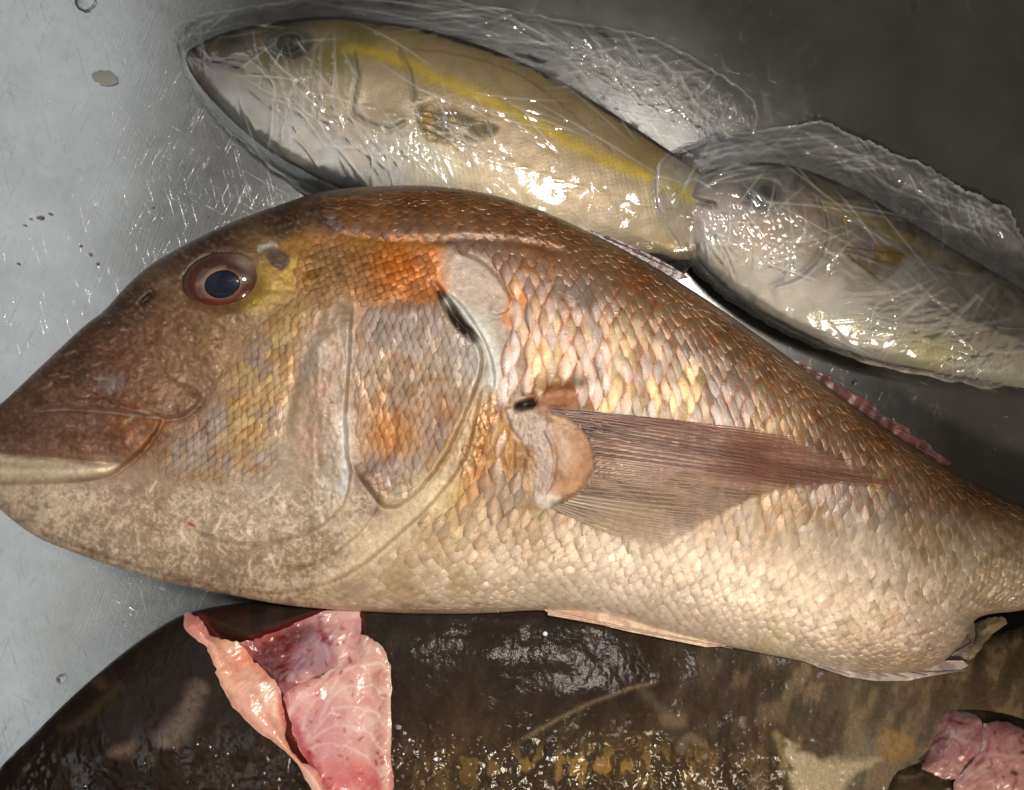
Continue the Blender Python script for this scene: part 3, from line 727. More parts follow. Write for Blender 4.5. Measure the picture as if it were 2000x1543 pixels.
e.col[..., :3] *= (0.8+0.4*fbm(e.X, e.Y, 9, 3, 5))[..., None]
eye = make('eye', e.mesh_arrays(e.h), M['eye'], bream)
pu = Raster(ellipse((434,555),(35,27),-12), 1.5)
pr = np.hypot((pu.X-434)/35, (pu.Y-555)/27)
pu.h = e.at(e.h, pu.X, pu.Y)+1.0+1.5*np.sqrt(np.maximum(1-pr**2, 0)); pu.col[..., :3] = lin((22, 26, 38))
pu.col[..., :3] *= (0.7+0.7*fbm(pu.X, pu.Y, 18, 3, 8))[..., None]
make('pupil', pu.mesh_arrays(pu.h), M['pupil'], eye)

# --- pectoral fin: translucent web with rays
roots = spline([(1075,800),(1110,812),(1145,845),(1163,890),(1160,930),(1135,962),(1100,982),(1075,990)], n=10)
tips = spline([(1512,842),(1600,878),(1742,942),(1640,944),(1560,952),(1490,968),(1420,1000),(1350,1040),(1285,1078)], n=10)
def along(P, t):
    k = t*(len(P)-1); i = min(int(k), len(P)-2); return P[i]*(1-(k-i))+P[i+1]*(k-i)
finpoly = np.concatenate([[(1040,797)], spline([(1075,797),(1150,800),(1300,815),(1400,828),(1512,842)], n=6), tips[1:], spline([(1285,1078),(1200,1040),(1120,1008),(1060,992)], n=6), [(1090,978),(1132,960),(1160,912),(1148,856),(1108,818)]])
fn = Raster(finpoly, 2.5)
base_h = BZ+b.at(b.h, fn.X, fn.Y)
fang = np.degrees(np.arctan2(fn.Y-860, fn.X-960)); frad = np.hypot(fn.Y-860, fn.X-960)
tt = np.clip((frad-170)/500, 0, 1)
fn.h = base_h+11+13*np.sin(np.pi*np.clip(tt*1.05, 0, 1))*(1-0.5*sstep(8, 30, fang))+1.6*np.sin(fang*7.5+2*fbm(fn.X, fn.Y, 60, 2, 4))
fn.col[..., :3] = lin((140, 108, 94))
fn.mix(W_ALL, sstep(0.45, 0.85, tt)*sstep(14, 4, fang), (152, 106, 86)); fn.mix(W_ALL, sstep(18, 32, fang), (176, 158, 142))
fn.mix(W_ALL, 0.7*sstep(0.45, 0.65, fbm(fang*1.0, frad*0.02, 3.2, 3, 9)), (94, 70, 56)); fn.mix(W_ALL, 0.5*sstep(0.55, 0.42, fbm(fang*1.0, frad*0.02, 3.2, 3, 9)), (176, 148, 128))
fn.col[..., 3] = np.clip(0.95-0.45*tt-0.35*sstep(16, 30, fang)+0.2*(fbm(fn.X, fn.Y, 30, 3, 3)-0.5), 0.12, 0.9)*sstep(0, 12, fn.d+2)
fin = make('pectoral_fin', fn.mesh_arrays(fn.h), M['fin'], bream)
nr = 30
for i in range(nr):
    t = (i+0.5)/nr; r0 = along(roots, t); tp = along(tips, min(max(0.02+t*0.97, 0), 1)); tp = r0+(tp-r0)*random.uniform(0.9, 1.03)
    for br in ((-1, 1) if i % 1 == 0 else (0,)):
        k = np.linspace(0, 1, 22); dirv = tp-r0; nrm = np.array([-dirv[1], dirv[0]])/np.linalg.norm(dirv)
        sag = 10*(t-0.4)
        P = r0+np.outer(k, dirv)+np.outer(np.sin(np.pi*k)*sag, nrm)+np.outer(br*5.0*np.clip(k-0.25, 0, 1)**1.2, nrm)
        P += np.outer(fbm(k*3+i*7, k*0+br, 0.5, 2, 3)-0.5, nrm)*4*k[:, None]
        z = fn.at(fn.h, P[:, 0], P[:, 1])+0.8
        rad = (2.2+1.0*random.random())*(1-0.72*k); rad = np.maximum(rad, 0.5)
        c = (lin((112, 84, 74)) if t < 0.45 else lin((150, 126, 110)) if t < 0.75 else lin((196, 178, 160)))*random.uniform(0.72, 1.2)
        c = c*(0.55+0.95*vnoise(np.array([i*0.42]), np.array([3.0]), 5)[0])
        c = np.outer(1-k, c)+np.outer(k, lin((158, 104, 90)) if t < 0.5 else lin((196, 160, 120)))
        c = np.concatenate([c, ((0.95 if t < 0.5 else 0.7)-0.45*k)[:, None]], 1)
        make('fin_ray', tube(np.column_stack([P, z]), rad, 6, c, 0.8), M['ray'], fin)

# --- dorsal fin (folded), pelvic, anal and tail fins
def fin_strip(name, poly, z, rgb, rgb2, alpha, rays, rad=2.0, relief=0.4, thick=4, mat='fin', jit=3):
    r = Raster(np.array(poly, float), 2.5)
    zz = z(r.X, r.Y) if callable(z) else np.full(r.X.shape, float(z))
    r.h = zz+relief*np.sin((r.X*0.9+r.Y*0.4)/4)+(fbm(r.X, r.Y, 30, 3, 7)-0.5)*4
    r.col[..., :3] = lin(rgb); r.mix(W_ALL, sstep(0.4, 0.65, fbm(r.X, r.Y, 20, 3, 17)), rgb2); r.col[..., 3] = alpha
    top = r.mesh_arrays(r.h); bt = r.mesh_arrays(r.h-thick*sstep(0, 12, r.d), None, 1, True)
    o = make(name, join([top, bt]), M[mat], bream)
    for (p0, p1) in rays:
        k = np.linspace(0, 1, 9); P = np.outer(1-k, p0)+np.outer(k, p1)
        zr = r.at(r.h, P[:, 0], P[:, 1])+1.2
        make('fin_ray', tube(np.column_stack([P, zr]), rad*(1-0.7*k), 6, tuple(lin(rgb2)*0.9)+(0.95,), 0.8), M['ray'], o)
    return o
dtop = [(1560,706),(1600,728),(1622,735),(1634,752),(1672,770),(1702,786),(1712,802),(1750,826),(1775,835),(1780,850),(1808,862),(1817,868),(1822,880),(1842,892),(1858,904),(1850,912)]
dbot = [(1830,908),(1760,862),(1680,806),(1600,748),(1540,702)]
rays = []
for x, y in [(1634,749),(1672,768),(1704,786),(1750,824),(1778,838),(1816,868),(1855,904)]: rays.append(((x-62, y-30), (x, y)))
fin_strip('dorsal_fin', dtop+dbot, BZ+4, (112,62,56), (84,46,42), 0.95, rays, 1.8)
fin_strip('dorsal_fin', [(1150,448),(1200,466),(1260,492),(1310,518),(1345,542),(1320,548),(1250,512),(1170,466)], BZ+1, (84,50,46), (60,36,34), 1.0, [((1180,462),(1262,498)), ((1235,488),(1318,528))], 2.4)
prays = [((1070,1190+i*2), (1120+i*62, 1206+i*12)) for i in range(6)]
fin_strip('pelvic_fin', [(1050,1182),(1100,1182),(1160,1192),(1230,1208),(1310,1228),(1380,1246),(1420,1262),(1380,1264),(1300,1248),(1220,1232),(1140,1212),(1075,1200)],
          lambda x, y: BZ+10+0*x, (206,184,158), (182,148,124), 1.0, prays, 2.2)
arays = [((1600+i*38, 1302+i*2.0), (1660+i*38, 1318+min(i, 3)*2-max(i-3, 0)*5)) for i in range(7)]
fin_strip('anal_fin', [(1545,1280),(1600,1290),(1665,1308),(1740,1308),(1800,1298),(1850,1290),(1880,1290),(1892,1300),(1870,1312),(1820,1320),(1770,1330),(1710,1330),(1655,1322),(1600,1304)],
          BZ+3, (206,190,182), (170,152,150), 0.97, arays, 2.4)
fin_strip('anal_fin', [(1830,1255),(1870,1222),(1902,1205),(1905,1240),(1892,1290),(1850,1295),(1820,1290)], BZ-8, (132,116,108), (96,80,74), 0.8,
          [((1835,1285),(1895,1225)), ((1835,1290),(1898,1255)), ((1840,1292),(1890,1290))], 2.2)
fin_strip('tail_fin', [(2110,1060),(2200,1010),(2320,900),(2440,820),(2380,960),(2340,1110),(2400,1260),(2470,1400),(2330,1320),(2210,1220),(2110,1165)], BZ-6, (150,90,80), (120,70,62), 0.95,
          [((2130, 1110), (2440-abs(i-3.5)*-0, 840+i*78)) for i in range(8)], 4)

# ================================================================== YELLOWTAILS
def yellowtail(root, top, bottom, zmid, k, anch, eye_c, eye_r, eye_ang, stripe, fin_poly, fin_rays, gill, mouth, label_dark):
    r = Raster(spline(top+bottom, True, 5), 3.0)
    r.inflate(k, 4); hh = r.h.copy()
    cx_ = np.arange(r.xs[0], r.xs[-1]+14, 12); cy_ = np.arange(r.ys[0], r.ys[-1]+14, 12); gx, gy = np.meshgrid(cx_, cy_)
    r.col[..., :3] = r.bil(shepard(gx, gy, anch), (r.X-cx_[0])/12, (r.Y-cy_[0])/12)
    st = stripe
    r.stroke(st, 16, (190, 160, 40), 0.75, 0.06, 7); r.stroke(st, 9, (206, 178, 30), 0.7, 0.06, 5)
    for g in gill:
        r.cliff(g, 6, 22, -1, 5, 5); r.stroke(g, 3.5, (96, 84, 64), 0.45)
    r.cliff(mouth, 5, 16, -1, 7, 5); r.stroke(mouth, 5, (52, 36, 32), 0.85)
    r.bump(eye_c, (eye_r[0]*1.05, eye_r[1]*1.05), -8, eye_ang, 5)
    r.stroke(label_dark, 2.2, (88, 70, 40), 0.5, 0.02, 2)
    # tiny scales as fine relief
    jx = 9*fbm(r.X, r.Y, 30, 3, 12); fine = np.sin((r.X*0.8+r.Y*0.6+jx)/2.0)*np.sin((r.X*-0.5+r.Y*0.86+jx)/2.0)
    r.h += fine*0.2*sstep(eye_c[0]+160, eye_c[0]+260, r.X) + (fbm(r.X, r.Y, 70, 3, 3)-0.5)*6
    r.col[..., :3] *= (0.86+0.28*fbm(r.X, r.Y, 22, 4, 4))[..., None]
    r.col[..., :3] *= (1+0.05*fine*sstep(eye_c[0]+160, eye_c[0]+260, r.X))[..., None]
    r.z = zmid+r.h; r.z0 = zmid+hh
    make('body', join([r.mesh_arrays(r.z, zmid), r.mesh_arrays(np.maximum(zmid-hh*1.1, 2), zmid, 5, True)]), M['yt'], root)
    e = Raster(ellipse(eye_c, eye_r, eye_ang), 2.0)
    q = np.hypot((e.X-eye_c[0])/eye_r[0], (e.Y-eye_c[1])/eye_r[1])
    e.h = float(r.at(r.z, *eye_c))-2+9*np.sqrt(np.maximum(1-0.9*q*q, 0))+0*e.X
    e.h = np.maximum(e.h, r.at(r.z, e.X, e.Y)+1)
    e.col[..., :3] = lin((58, 62, 60)); e.mix(W_ALL, sstep(0.75, 1.0, q), (86, 82, 52)); e.mix(W_ALL, np.exp(-((q-0.62)/0.08)**2)*0.6, (104, 98, 70))
    ey = make('eye', e.mesh_arrays(e.h), M['eye'], root)
    p = Raster(ellipse(eye_c, (eye_r[0]*0.55, eye_r[1]*0.55), eye_ang), 2.0)
    p.h = e.at(e.h, p.X, p.Y)+1.2; p.col[..., :3] = lin((18, 22, 26))
    make('pupil', p.mesh_arrays(p.h), M['pupil'], ey)
    f = Raster(spline(fin_poly, True, 4), 2.5)
    f.h = r.at(r.z, f.X, f.Y)+6+(fbm(f.X, f.Y, 30, 2, 5)-0.5)*6
    f.col[..., :3] = lin((120, 100, 54)); f.mix(W_ALL, sstep(0.45, 0.65, fbm(f.X, f.Y, 26, 3, 6)), (168, 134, 66)); f.col[..., 3] = 0.7*sstep(-2, 10, f.d)
    fo = make('pectoral_fin', f.mesh_arrays(f.h), M['fin'], root)
    for p0, p1 in fin_rays:
        kk = np.linspace(0, 1, 8); P = np.outer(1-kk, p0)+np.outer(kk, p1); z = f.at(f.h, P[:, 0], P[:, 1])+1
        make('fin_ray', tube(np.column_stack([P, z]), 1.6*(1-0.6*kk), 6, tuple(lin((112, 94, 56)))+(0.6,), 0.8), M['ray'], fo)
    return r

y1 = thing('yellowtail', 850, 230, 0, 'film wrapped yellow striped fish at the top, with open dark eye and pointed snout', 'fish', 'yellow striped fish in plastic film')
A1 = [(380,100,62,52,38),(450,75,52,46,32),(560,60,58,54,40),(700,60,122,108,46),(800,80,158,138,88),(950,120,160,140,90),(1100,190,156,134,84),(1250,290,150,128,80),(1400,400,140,122,80),
      (520,110,112,98,48),(640,110,130,120,60),(420,140,130,118,102),(480,150,150,142,120),(560,170,176,166,140),(650,180,184,168,136),(740,180,182,160,128),(700,240,180,164,138),
      (450,200,190,184,176),(550,260,198,196,192),(650,310,200,200,196),(750,340,196,194,186),(380,140,150,112,108),(850,330,198,188,166),(950,350,192,174,142),(1050,320,186,164,126),
      (1150,350,184,162,126),(1250,400,176,158,126),(1200,470,172,156,130),(1000,450,190,176,150),(1350,460,165,145,110),(1500,520,150,135,100),(900,250,180,150,100)]
r1 = yellowtail(y1, [(362,112),(385,88),(450,60),(560,38),(660,32),(800,50),(950,92),(1080,150),(1200,222),(1310,296),(1420,370),(1520,432),(1620,480)],
    [(1630,520),(1520,512),(1400,505),(1280,515),(1080,520),(900,480),(760,415),(650,362),(560,318),(480,262),(420,205),(380,155)], 88, 0.36, A1,
    (565,84), (46,32), -8, [(655,92),(740,105),(810,132),(880,165),(960,200),(1080,262),(1200,318),(1320,368),(1450,450)],
    [(810,205),(850,200),(905,215),(960,235),(980,250),(950,275),(890,282),(840,280),(815,250)], [((820,215),(965,242)),((822,225),(960,258)),((825,238),(935,275)),((825,250),(890,280))],
    [[(690,95),(698,150),(690,210),(705,232),(760,250),(800,230)], [(775,90),(800,140),(810,200)]], [(372,112),(400,120),(440,128),(480,140)],
    [(800,95),(900,108),(1000,140),(1080,190),(1120,225),(1200,300)])
y2 = thing('yellowtail', 1650, 540, 0, 'film wrapped yellow striped fish at the right, pale belly and cloudy eye', 'fish', 'yellow striped fish in plastic film')
A2 = [(1340,370,44,34,28),(1450,330,56,44,32),(1550,340,70,54,32),(1650,380,104,82,42),(1780,435,118,94,56),(1950,535,122,102,66),(1430,360,110,100,80),(1400,400,170,158,148),
      (1360,440,190,172,160),(1400,500,200,186,160),(1480,460,188,156,130),(1560,440,176,150,110),(1480,540,206,198,184),(1560,560,208,204,196),(1650,600,204,200,188),(1600,480,168,150,112),
      (1750,560,196,186,166),(1850,600,198,188,168),(1950,650,196,186,166),(1700,660,206,200,186),(1820,690,196,190,140),(1920,720,200,196,176),(2100,680,180,165,130),(1330,410,190,140,138)]
r2 = yellowtail(y2, [(1312,392),(1330,362),(1380,334),(1450,318),(1540,322),(1640,356),(1740,408),(1860,482),(1990,560),(2120,640),(2260,720)],
    [(2270,770),(2150,775),(2020,760),(1900,744),(1780,722),(1680,698),(1570,655),(1470,602),(1390,540),(1340,475),(1314,430)], 95, 0.38, A2,
    (1495,380), (38,30), 15, [(1600,385),(1660,415),(1740,455),(1840,505),(1950,560),(2080,630)],
    [(1640,475),(1690,470),(1750,482),(1772,500),(1760,525),(1720,555),(1690,530),(1655,505)], [((1648,482),(1765,498)),((1650,490),(1755,520)),((1655,498),(1722,550))],
    [[(1590,380),(1612,430),(1605,490),(1560,540),(1500,560)], [(1640,420),(1650,470)]], [(1325,385),(1360,392),(1400,400)],
    [(1640,380),(1740,430),(1860,500),(1980,590)])

# --- plastic film round each of them
def film(name, outline, fishes, label, mat, creases, seed, free=10, step=2.6):
    rs = np.random.default_rng(seed)
    r = Raster(np.array(outline, float), step)
    X, Y = r.X, r.Y
    zf = np.zeros(X.shape)
    for f in fishes:
        m = f.at(f.ins.astype(float), X, Y)*((X > f.xs[0]) & (X < f.xs[-1]) & (Y > f.ys[0]) & (Y < f.ys[-1]))
        zf = np.maximum(zf, np.where(m > 0.5, f.at(f.z0, X, Y), 0))
    zz = np.maximum(np.maximum(blur(zf, 10/step), blur(zf, 26/step)*0.98), zf*0.995)
    zz = blur(zz, 8/step)
    loose = 1-sstep(30, 110, zf)
    zz = np.maximum(zz, zf+2)+4
    zz += loose*free*2.2*fbm(X, Y, 70, 3, seed)*sstep(0, 30, r.d)
    # crumple: flat facets that meet in sharp folds
    wx = X+26*fbm(X, Y, 80, 2, seed+5); wy = Y+26*fbm(X, Y, 80, 2, seed+6)
    zz += (0.2+13*loose)*worley(wx*0.42+wy*0.2, wy*1.0-wx*0.55, 60, seed)+(0.0+3.0*loose)*worley(wx*0.5+wy*0.3, wy*0.9-wx*0.4, 26, seed+9)
    zz += (fbm(X, Y, 60, 2, seed+2)-0.5)*(7+8*loose)
    zz = zz.copy()
    hz = np.zeros(X.shape)
    for (c, rad, nc, ang, spread, ln, amp) in creases:
        for _ in range(nc):
            p = np.array([c[0]+rs.normal(0, rad[0]*0.5), c[1]+rs.normal(0, rad[1]*0.5)])
            a = math.radians(ang+rs.normal(0, spread)); l = ln*rs.uniform(0.4, 2.2); bend = rs.normal(0, 0.035)*l
            d = np.array([math.cos(a), math.sin(a)]); q = np.array([-d[1], d[0]])
            P = np.array([p-d*l/2, p+q*bend, p+d*l/2])
            w = r.win(P, 14)
            if r.X[w].size == 0: continue
            dd, sg, fr, _, _ = seg_dist(r.X[w], r.Y[w], spline(P, n=5), False)
            t = np.sin(np.pi*np.clip(fr, 0, 1)); am = 0.42*amp*rs.uniform(0.4, 1.3)*t
            wd = rs.uniform(1.6, 4.5)
            zz[w] += am*np.exp(-dd/wd)-0.4*am*np.exp(-((dd*sg-wd*2)/wd)**2)
            hz[w] += 0.42*t*np.exp(-(dd/1.9)**2)*rs.random()**2
    zz = np.maximum(zz, np.where(zf > 0, zf+1.5, 2.0))
    zz = np.where(r.d < 8, np.maximum(zz-3, 1.5), zz)
    hz += 0.25*np.exp(-(r.d/5)**2)+loose*(0.03 if mat == 'film' else 0.16)
    r.col[..., 0] = r.col[..., 1] = r.col[..., 2] = np.clip(hz, 0, 0.6)
    o = make(name, r.mesh_arrays(zz), M[mat])
    tag(o, label, 'plastic film', 'plastic films wrapped round fish'); return r
def ragged(pts, amp, seed, n=7):
    P = spline(pts, True, n); rs = np.random.default_rng(seed)
    return P+rs.normal(0, amp, P.shape)
film('plastic_film', ragged([(332,72),(350,45),(420,22),(520,8),(640,-12),(800,-15),(950,12),(1100,38),(1240,62),(1320,95),(1400,140),(1462,185),(1478,215),(1472,262),(1440,300),(1400,420),(1350,520),
      (1250,590),(1050,560),(880,490),(760,430),(660,385),(615,388),(560,352),(480,285),(420,230),(375,165),(345,115)], 1.5, 3), [r1],
     'clear crinkled plastic film around the yellow striped fish at the top', 'film',
     [((640,210),(130,90),60,62,24,60,2.6),((880,260),(110,60),40,58,24,60,2.6),((620,200),(110,70),46,65,25,80,3.2),((760,300),(120,60),40,70,28,90,3.5),((900,250),(120,60),36,50,30,80,3.5),((560,110),(90,40),20,-30,40,90,3),((1050,200),(260,60),24,28,14,160,3),
      ((1150,120),(220,40),46,25,30,110,6),((1300,180),(120,50),60,40,50,70,7),((1400,220),(60,50),50,70,40,60,7),((480,300),(70,50),14,50,10,120,5),((1000,400),(240,80),26,35,25,70,2.5),((380,90),(30,40),12,80,30,60,4),((800,25),(260,16),22,8,8,160,4),((420,45),(80,14),22,-18,14,80,7),((345,85),(14,40),16,75,20,60,7),((500,320),(90,40),26,42,12,90,7),((1000,60),(220,30),34,16,12,130,8),((1250,130),(160,60),40,30,30,90,9)], 21)
film('plastic_film', ragged([(1272,372),(1282,330),(1305,300),(1370,272),(1460,256),(1560,244),(1612,238),(1660,262),(1720,285),(1740,298),(1800,318),(1850,350),(1888,372),(1915,380),(1945,400),(1968,405),(1985,440),(2010,480),(2080,560),(2180,620),(2300,690),
      (2310,800),(2200,810),(2080,790),(1990,752),(1935,762),(1890,752),(1780,730),(1680,706),(1560,664),(1460,610),(1375,548),(1318,478),(1285,420)], 1.8, 5), [r1, r2],
     'cloudy creased plastic film around the yellow striped fish at the right', 'film2',
     [((1450,450),(100,80),60,60,40,56,2.8),((1820,620),(160,80),40,-28,30,80,2.4),((1450,450),(90,70),44,60,40,70,4),((1400,340),(80,50),22,-20,30,90,4),((1580,300),(160,40),24,8,16,140,5),((1560,480),(110,60),36,-35,35,80,4),((1700,420),(160,50),26,28,12,180,3.5),
      ((1800,620),(140,70),44,-25,35,110,3.5),((1830,350),(80,30),40,45,40,60,6),((1930,430),(50,40),40,60,40,60,7),((1900,720),(80,30),40,-30,25,70,4.5),((1620,680),(80,20),14,20,10,90,3),((1300,350),(20,50),14,80,20,70,4),((1450,285),(120,24),30,-8,14,110,8),((1680,310),(120,40),40,25,25,90,8),((1880,400),(90,40),40,40,35,70,9)], 33, 12)

# ================================================================== THE BROWN FISH
def brown_fish(root, outline, zmid, k, anch, step=3.0, extra=None):
    r = Raster(outline, step); r.inflate(k, 4); hh = r.h.copy()
    cx_ = np.arange(r.xs[0], r.xs[-1]+14, 12); cy_ = np.arange(r.ys[0], r.ys[-1]+14, 12); gx, gy = np.meshgrid(cx_, cy_)
    r.col[..., :3] = r.bil(shepard(gx, gy, anch), (r.X-cx_[0])/12, (r.Y-cy_[0])/12)
    r.col[..., 3] = 0.15
    if extra: extra(r)
    r.z = zmid+r.h
    make('body', join([r.mesh_arrays(r.z, zmid), r.mesh_arrays(np.maximum(zmid-hh*1.1, 2), zmid, 5, True)]), M['dark'], root)
    return r
g1 = thing('brown_fish', 900, 1450, 0, 'large dark mottled brown fish along the bottom, throat cut open to pink flesh', 'fish')
G1 = [(100,1480,46,32,24),(250,1330,44,32,24),(340,1240,50,38,30),(300,1450,56,40,28),(450,1480,62,46,30),(550,1540,60,44,28),(200,1560,44,30,22),
      (800,1230,56,46,38),(800,1350,60,46,34),(900,1480,96,74,46),(1000,1300,52,40,32),(1050,1420,74,58,42),(1200,1320,58,44,34),(1250,1500,104,80,48),(1400,1400,84,68,56),(1500,1330,84,70,56),
      (1600,1420,100,84,68),(1700,1380,122,106,86),(1780,1420,128,114,96),(1850,1350,116,100,76),(1950,1300,98,82,58),(2000,1370,108,94,74),(1450,1500,88,70,52),(1700,1480,150,138,120),(900,1620,90,70,48),(1600,1640,110,95,70)]
def g1_extra(r):
    X, Y = r.X, r.Y
    r.h += (fbm(X, Y, 150, 3, 81)-0.5)*22*sstep(0, 80, r.d)
    # streaky mottling running across the body
    st = fbm(X*1.9+Y*0.5, Y*0.8-X*0.1, 40, 4, 82); right = sstep(1250, 1700, X)
    r.mix(W_ALL, (0.05+0.6*right)*sstep(0.52, 0.68, st), (160,136,104)); r.mix(W_ALL, (0.35-0.05*right)*sstep(0.50, 0.36, st), (46,34,24))
    r.mix(W_ALL, 0.4*sstep(0.56, 0.72, fbm(X, Y, 60, 4, 84))*sstep(760, 840, X)*sstep(1380, 1480, Y), (140,110,70)); r.col[..., :3] *= (0.42+0.4*right)[..., None]
    # head blotches
    r.fill([(310,1440),(350,1380),(380,1330),(400,1350),(370,1430),(330,1460)], (120,104,90), 0.5, 16, 16, 0.8)
    r.fill([(210,1470),(260,1450),(250,1480)], (130,108,98), 0.45, 12, 8, 0.5); r.fill([(180,1330),(200,1320),(205,1345)], (90,76,66), 0.4, 10, 6)
    r.stroke([(110,1430),(170,1400),(240,1330)], 10, (70,60,40), 0.4)
    # scratch and wiped streaks
    r.stroke([(1010,1450),(1080,1410),(1150,1375),(1230,1345),(1290,1330)], 4, (130,110,86), 0.5, 0.08, 3)
    r.stroke([(1245,1338),(1280,1375),(1318,1410)], 10, (112,92,70), 0.3, 0.1, 4); r.fill([(1290,1395),(1335,1395),(1340,1415),(1315,1424),(1292,1412)], (130,110,84), 0.4, 7, 5, 0.5)
    r.fill([(1325,1450),(1345,1432),(1372,1438),(1378,1462),(1350,1448),(1340,1470),(1325,1470)], (140,120,100), 0.4, 7, 6, 0.5)
    r.stroke([(1450,1400),(1450,1425)], 6, (150,130,110), 0.5); r.stroke([(1515,1420),(1530,1480),(1550,1540)], 6, (170,150,110), 0.5, 0.1, 6)
    # cream patch near the bottom right
    r.fill([(1530,1448),(1560,1466),(1600,1484),(1660,1486),(1720,1478),(1700,1496),(1660,1520),(1640,1570),(1560,1560),(1548,1510)], (206,188,156), 0.85, 9, 10, 0.25)
    r.fill([(1720,1440),(1775,1430),(1790,1470),(1740,1490)], (196,150,84), 0.5, 12, 10, 0.5)
    # gold glints painted into the skin colour as raised amber flecks
    fl = sstep(0.56, 0.62, fbm(X*1.6, Y*0.8, 26, 3, 91))*np.exp(-(((X-1180)/270)**2+((Y-1500)/38)**2))
    r.mix(W_ALL, 0.5*fl, (170,132,72))
    sk = fbm(X*1.5, Y*0.7, 5, 2, 95)-0.5; r.h += 0.9*sk; r.col[..., :3] *= (1+0.5*sk)[..., None]
    wet = sstep(1380, 1480, Y+30*(fbm(X, Y, 90, 2, 93)-0.5))*(1-0.7*right)
    r.col[..., 3] = np.clip(wet*sstep(0.42, 0.6, fbm(X, Y, 40, 3, 94)), 0, 1)
    r.h += 1.5*fl+(fbm(X, Y*0.8, 10, 3, 92)-0.5)*(1.0+6*wet)
    # recess of the cut
    r.h -= 26*sstep(-4, 26, np.where(inside(X, Y, np.array(CUT, float)), seg_dist(X, Y, np.array(CUT, float), True)[0], -5.0))
    r.fill(CUT, (96,34,30), 0.95, 5, 3)
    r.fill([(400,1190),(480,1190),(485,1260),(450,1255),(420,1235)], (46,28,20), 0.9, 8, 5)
CUT = [(385,1196),(480,1240),(600,1200),(700,1180),(715,1250),(752,1300),(750,1560),(640,1560),(600,1505),(520,1420),(440,1320),(400,1240)]
g1out = spline([(-160,1720),(-80,1600),(0,1500),(60,1440),(150,1352),(250,1268),(330,1214),(372,1196),(420,1185),(520,1170),(700,1140),(1000,1140),(1300,1165),(1600,1210),(1800,1230),(1920,1240),(2020,1215),(2140,1180),(2300,1200),
                (2330,1420),(2200,1560),(2000,1680),(1700,1780),(1200,1850),(600,1860),(100,1830)], True, 6)
rg = brown_fish(g1, g1out, 74, 0.38, G1, 3.0, g1_extra)

def flesh(root, name, poly, lift, anch, dome=14, extra=None, under=None, seed=1, label=None, step=2.2, edge=3):
    under = under or rg
    P = spline(poly, True, 5); P = P+np.random.default_rng(seed).normal(0, 1.5, P.shape); r = Raster(P, step); X, Y = r.X, r.Y
    r.h = under.at(blur(under.z, 4), X, Y)+lift(X, Y)+dome*(1-np.exp(-r.d/22))+(fbm(X, Y, 50, 2, seed)-0.5)*15+(fbm(X*0.7+Y*0.7, (Y-X)*0.25, 6, 3, seed+3)-0.5)*3.0
    r.col[..., :3] = shepard(X, Y, anch)
    r.mix(W_ALL, 0.35*sstep(0.5, 0.7, fbm(X, Y, 30, 4, seed+1)), (232,206,196)); r.mix(W_ALL, 0.25*sstep(0.5, 0.3, fbm(X, Y, 24, 4, seed+2)), (176,84,80))
    if extra: extra(r)
    zl = under.at(under.z, X, Y)-30
    o = make(name, join([r.mesh_arrays(r.h), r.mesh_arrays(r.h-edge-14*sstep(0, 14, r.d), None, 1, True)]), M['flesh'], root)
    # skirt closing the cut edge down to the body
    n = len(P); zt = r.at(r.h, P[:, 0], P[:, 1])
    if label: o['label'] = label
    return r
def blood(n, box, rgb=(132, 22, 22), seed=3):
    def f(r):
        rs = random.Random(seed)
        for _ in range(n):
            x = rs.uniform(box[0], box[2]); y = rs.uniform(box[1], box[3]); a = rs.uniform(0, 3.1); l = rs.uniform(1, 9)
            r.stroke([(x, y), (x+l*math.cos(a), y+l*math.sin(a))], rs.uniform(1.6, 3.4), rgb, rs.uniform(0.5, 0.9), 0, 2)
    return f
def cav(r):
    X, Y = r.X, r.Y
    r.fill([(490,1290),(520,1250),(600,1215),(610,1250),(560,1280),(560,1335),(520,1315)], (92,14,16), 0.95, 12, 12, 0.2)
    r.fill([(580,1270),(620,1240),(655,1245),(650,1300),(600,1315),(570,1310)], (150,112,124), 0.8, 14, 8, 0.2)
    r.stroke([(620,1240),(640,1270),(635,1305)], 3, (186,140,146), 0.7); r.stroke([(628,1200),(625,1235),(650,1260)], 7, (120,24,30), 0.75)
    r.stroke([(600,1205),(540,1235),(485,1255)], 6, (150,60,60), 0.6); blood(20, (500,1220,690,1300))(r)
flesh(g1, 'gill_cavity', [(465,1258),(500,1248),(545,1232),(600,1208),(650,1190),(688,1178),(702,1195),(704,1240),(690,1275),(655,1305),(610,1325),(575,1345),(545,1350),(515,1318),(490,1290)],
      lambda x, y: 16-22*np.exp(-(((x-560)/70)**2+((y-1290)/40)**2)), [(500,1265,150,60,60),(560,1290,120,34,36),(620,1260,160,110,116),(680,1200,206,160,156),(690,1240,200,150,148),(640,1300,170,110,112)], 12, cav, seed=5,
      label='dark red inner wall of the cut throat')
def strip(r):
    r.stroke([(440,1255),(460,1290),(500,1330),(545,1400),(560,1470)], 7, (236,196,172), 0.5, 0.1, 5); r.fill([(455,1275),(485,1270),(500,1300),(470,1310)], (226,120,92), 0.6, 12, 8, 0.4)
    r.stroke([(545,1350),(560,1420),(575,1480)], 6, (190,60,58), 0.6); r.stroke([(362,1205),(378,1225),(400,1240)], 8, (206,120,108), 0.6)
    r.stroke([(405,1262),(420,1310),(450,1365),(510,1425),(590,1490)], 5, (196,140,120), 0.6)
